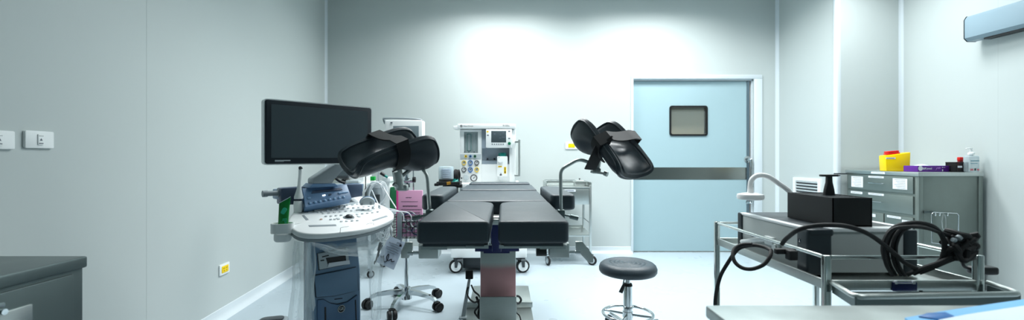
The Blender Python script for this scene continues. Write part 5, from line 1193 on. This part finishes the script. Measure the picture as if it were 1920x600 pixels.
m.tube([P(*q) for q in ((1466, 458, 1.55), (1470, 452, 1.54), (1477, 445, 1.52), (1495, 432, 1.47), (1520, 424.5, 1.45), (1555, 422, 1.43), (1590, 425, 1.42), (1625, 437, 1.42), (1655, 457, 1.43), (1680, 478, 1.45), (1700, 495, 1.47), (1725, 505, 1.49), (1748, 500, 1.49), (1765, 486, 1.48), (1771, 462, 1.47), (1765, 440, 1.46), (1748, 424, 1.45), (1722, 418, 1.44), (1695, 420, 1.44), (1675, 428, 1.44), (1661, 446, 1.45), (1656, 470, 1.46), (1664, 496, 1.48), (1675, 510, 1.49))], .0075, 10, smooth=6)
for dx_, k in ((0, 0), (9, .015), (-7, .03), (16, .02)):
    m.tube([P(1680 + dx_, 516, 1.48), P(1668 + dx_, 494, 1.48 - k), P(1664 + dx_, 462, 1.47 - k), P(1676 + dx_, 434, 1.46 - k), P(1700 + dx_, 421 + k * 150, 1.45 - k), P(1735, 424 + k * 120, 1.45 - k), P(1765, 436 + k * 60, 1.46), P(1795, 446 + k * 100, 1.47)], .0055, 8, smooth=6)
for k in range(3): m.tube([P(1700 + 12 * k, 516 - 2 * k, 1.49), P(1725 + 10 * k, 504, 1.48), P(1760 + 6 * k, 492, 1.47), P(1790 + 3 * k, 478 + 2 * k, 1.46), P(1806, 462 + 4 * k, 1.46)], .0065, 8, smooth=6)
rnd = random.Random(9)
for k in range(12):
    c = Vector(P(1805, 462, 1.46)); pts = [c + V(rnd.uniform(-.042, .034), rnd.uniform(-.02, .03), rnd.uniform(-.045, .045)) for _ in range(6)]; m.tube(pts, .0085, 8, closed=True, smooth=4)
m.box(P(1808, 468, 1.47), (.05, .03, .04), .008, None); m.use(GREY); m.cyl(P(1796, 447, 1.44), P(1800, 444, 1.44), .009, seg=12); m.cyl(P(1786, 449, 1.44), P(1791, 451, 1.44), .007, seg=12)
mesh_thing('cable_coil', m, 'thick black cables coiled over the near rail of the steel cart', 'cable')
c = P(1842, 507, 1.72)
t = thing('hanging_handset', 'black rounded handset hooked on the right rail of the steel cart', 'handset', tuple(c));
m = MB(); m.prism(rrect(.10, .05, .02), -.014, .016, T(.0, 0, 0), bev=.008, seg=3); m.build('body', BLACK, t)
m = MB(); m.tube([(-.05, 0, .004), (-.075, 0, .02), (-.085, -.005, .06), (-.084, -.005, .085)], .006, 8, smooth=4); m.build('hook', BLACK, t)

# ================================================================== FOREGROUND TABLE
fz = .80; fx0 = .468
t = thing('steel_table', 'stainless steel table top in the right foreground at the bottom edge', 'table', (.9, .75, 0))
def ft(name, mt, fn): m = MB(); fn(m); return m.build(name, mt, t, world=True)
ft('table_top', mat('scuffed_steel_top', (184, 192, 190), .36, .9, var=.25, vscale=9, bump=.05, bscale=25), lambda m: (m.bb((fx0, .42, fz - .03), (1.6, 1.06, fz), .005)))
for x in (fx0 + .03, 1.57):
    for y in (.46, 1.03): ft('leg', STEEL, lambda m: m.bb((x - .016, y - .016, 0), (x + .016, y + .016, fz - .028), .003))
ft('lower_shelf', STEELH, lambda m: m.bb((fx0 + .02, .45, .22), (1.58, 1.04, .24), .003))
q = [(.70, .74), (1.10, .72), (1.22, .97), (1.115, .985)]
pq_ = [P(1690, 606, .94), P(1920, 566, .98)]
t = thing('sterile_pack', 'blue and white wrapped sterile pack lying on the foreground steel table', 'sterile pack', (1.0, .8, fz))
def zpt(px, py, z=fz): Y = (CZ - z) * F / (py - HY); return V((px - CX) * Y / F, Y, z)
o = [zpt(1696, 600, fz), zpt(1762, 588, fz), zpt(1850, 575, fz), zpt(1925, 564, fz), V(1.35, .9, fz), V(1.3, .60, fz), V(.72, .62, fz)]
m = MB(); m.prism([(p.x, p.y) for p in o], fz, fz + .006, None, bev=.002); m.build('blue_wrap', BLUEWRAP, t, world=True)
ctr = sum((p for p in o), Vector()) / len(o); m = MB(); m.prism([((p.x - ctr.x) * .84 + ctr.x + .01, (p.y - ctr.y) * .84 + ctr.y - .016) for p in o], fz + .004, fz + .012, None, bev=.003); m.build('white_pouch', WRAP, t, world=True)
m = MB(); m.prism([(zpt(*p).x, zpt(*p).y) for p in ((1722, 600), (1738, 594), (1772, 592), (1790, 600), (1760, 606))], fz + .0055, fz + .009, None, bev=.001); m.build('dark_blue_tab', BRIM, t, world=True)
